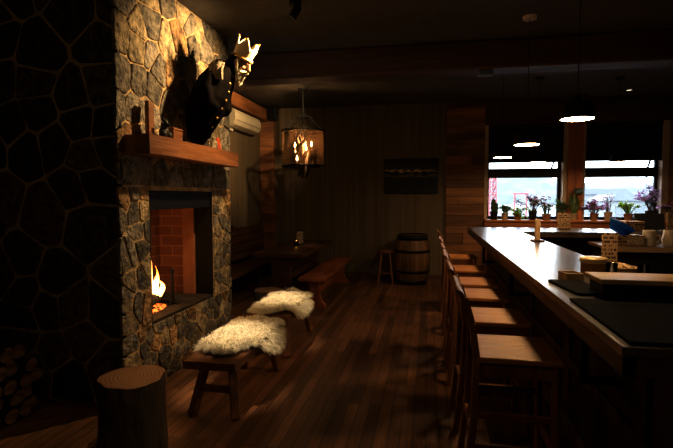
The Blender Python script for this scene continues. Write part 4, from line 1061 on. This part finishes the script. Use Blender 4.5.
for k in range(26):
    a = rg.uniform(0, 2*PI); p = Vector((.05*math.cos(a), .04*math.sin(a)-.01, .045)); t = Vector((.11*math.cos(a), min(.06, .09*math.sin(a)-.02), rg.uniform(-.16, .08)))
    for q in range(4): leafmesh(lf, p.lerp(t, q/3), Vector((math.cos(a+q), math.sin(a+q)-.2, .2)), .05, .010)
lf.build('foliage', M['paleleaf'], hp)

# ------------------------------------------------------------------ outside
M['snow'] = mat_basic('pale_ground', (.11, .118, .125), .9, var=.08, vscale=.2)
M['hill'] = mat_basic('misty_hill', (.085, .105, .12), 1., var=.25, vscale=.12)
M['redsteel'] = mat_basic('red_steel', (.22, .055, .06), .6, var=.1)
M['wallwhite'] = mat_basic('white_siding', (.15, .16, .17), .8, var=.05)
M['roofgrey'] = mat_basic('grey_roof', (.12, .135, .15), .8, var=.1)
struct(MB().b2((-160, YB+.6, -1.6), (260, 260, -1.5), bev=0).build('ground_outside', M['snow']))
h = MB(); vs = []; nx = 90
for i in range(nx+1):
    x = -140+i*4.5; t = 9+6*fbm((x*.018, 1, 0))+2.5*fbm((x*.09, 2, 0)); vs += [(x, 190, -1.6), (x, 205, t*.6), (x, 222, t)]
h.add(vs, [(3*i+k, 3*i+3+k, 3*i+4+k, 3*i+1+k) for i in range(nx) for k in range(2)], smooth=True)
struct(h.build('hills_outside', M['hill']))
def lattice(label, x, y, hgt, w):
    o = thing('lattice_tower', label, 'tower', (x, y, -1.5), .3, None)
    for sx in (-1, 1):
        for sy in (-1, 1): MB().bar((sx*w, sy*w, 0), (sx*w*.7, sy*w*.7, hgt), .09, .09, 0).build('leg', M['redsteel'], o)
    b = MB(); k = 0; z = 0
    while z < hgt-.01:
        a = w*(1-.3*z/hgt); z2 = min(hgt, z+w*2)
        for s in (-1, 1): b.bar((-a, s*a, z), (a, s*a, z2), .06, .06, 0).bar((s*a, -a, z2), (s*a, a, z), .06, .06, 0).bar((-a, s*a, z), (a, s*a, z), .06, .06, 0)
        z = z2
    b.build('bracing', M['redsteel'], o)
lattice('red lattice steel tower seen through the left window', 5.05, 40, 5.2, .34)
gt = thing('steel_gantry', 'low red steel gantry seen through the left window beside the lattice tower', 'gantry', (7.3, 40, -1.5))
for s in (-1, 1): MB().bar((s*.45, 0, 0), (s*.45, 0, 3.3), .12, .12, 0).build('post', M['redsteel'], gt)
MB().bar((-.6, 0, 3.3), (.6, 0, 3.3), .14, .14, 0).build('crossbar', M['redsteel'], gt)
def house(label, x, y, w, d, hh, rh):
    o = thing('building', label, 'building', (x, y, -1.5))
    MB().b2((-w/2, -d/2, 0), (w/2, d/2, hh), bev=0).build('wall', M['wallwhite'], o)
    MB().prism([(-w/2-.3, hh), (w/2+.3, hh), (w/2*.8, hh+rh), (-w/2*.8, hh+rh)], -d/2-.3, d/2+.3, Matrix(((1, 0, 0, 0), (0, 0, 1, 0), (0, 1, 0, 0), (0, 0, 0, 1)))).build('roof', M['roofgrey'], o)
    for k in range(4): MB().b2((-w*.38+k*w*.22, -d/2-.05, hh*.4), (-w*.38+k*w*.22+w*.1, -d/2, hh*.75), bev=0).build('window', M['roofgrey'], o)
house('long white building with a grey roof seen through the right window', 24, 60, 9, 5, 2.6, .7)
house('smaller white building left of the long one seen through the right window', 27.5, 85, 8, 6, 3.4, .9)
lp = thing('street_lamp', 'grey lamp post outside the right window', 'lamp post', (12.3, 30, -1.5))
MB().tube([(0, 0, 0), (0, 0, 4.2)], [.06, .04], 8).build('pole', M['roofgrey'], lp)
MB().tube([(0, 0, 4.2), (-.5, 0, 4.3)], .035, 8).build('arm', M['roofgrey'], lp)
MB().box((-.6, 0, 4.28), (.35, .14, .08), bev=.02).build('lamp_head', M['roofgrey'], lp)

# ------------------------------------------------------------------ light
wd = bpy.data.worlds.new('overcast'); S.world = wd; wd.use_nodes = True
bg = wd.node_tree.nodes['Background']; bg.inputs[0].default_value = (.84, .92, 1., 1); bg.inputs[1].default_value = 11
light('spot_statue', 'SPOT', tuple(SPOT+Vector((0, 0, -.09))+dr*.075), 150, WARM, .025, (-2.2, 4.1, 2.45), 112, .6)
light('spot_hearth', 'SPOT', (-1.35, 3.3, 3.22), 500, (1., .74, .46), .04, (-1.51, 3.46, .45), 19, 1.)
light('spot_hearth_far', 'SPOT', (-1.4, 4.95, 3.22), 490, (1., .74, .46), .04, (-1.53, 4.76, .45), 19, 1.)
light('spot_corner', 'SPOT', (-1.3, 6.25, 3.2), 200, WARM, .04, (-3.1, 7.7, 2.75), 70, .8)
light('fill_overhead', 'POINT', (-.2, .2, 3.1), 15, WARM, .06)  # added warm fill above the viewer, stands for no particular fixture
light('spot_stump', 'SPOT', (-1.3, 2.3, 3.22), 120, WARM, .04, (-1.8, 2.58, .45), 15, .8)
light('fire_glow', 'POINT', (-2.40, 3.72, .85), 4, (1., .36, .08), .12)
for z in (2.25, 2.42): light('chandelier_glow', 'POINT', (-1.99+.1*(z-2.3), 7.36, z), 28, (1., .58, .25), .03)

# ------------------------------------------------------------------ camera
cam = bpy.data.cameras.new('camera'); co = bpy.data.objects.new('camera', cam); C.objects.link(co)
cam.sensor_width = 36; cam.lens = 470/673*36; cam.clip_end = 500; cam.clip_start = .05
co.location = (0, 0, 1.57)
Fw = Vector((-0.19076736, 0.97989793, -0.0583769)); co.rotation_euler = Fw.to_track_quat('-Z', 'Y').to_euler()
S.camera = co
S.view_settings.view_transform = 'Standard'; S.view_settings.look = 'None'; S.view_settings.exposure = .1; S.view_settings.gamma = .8
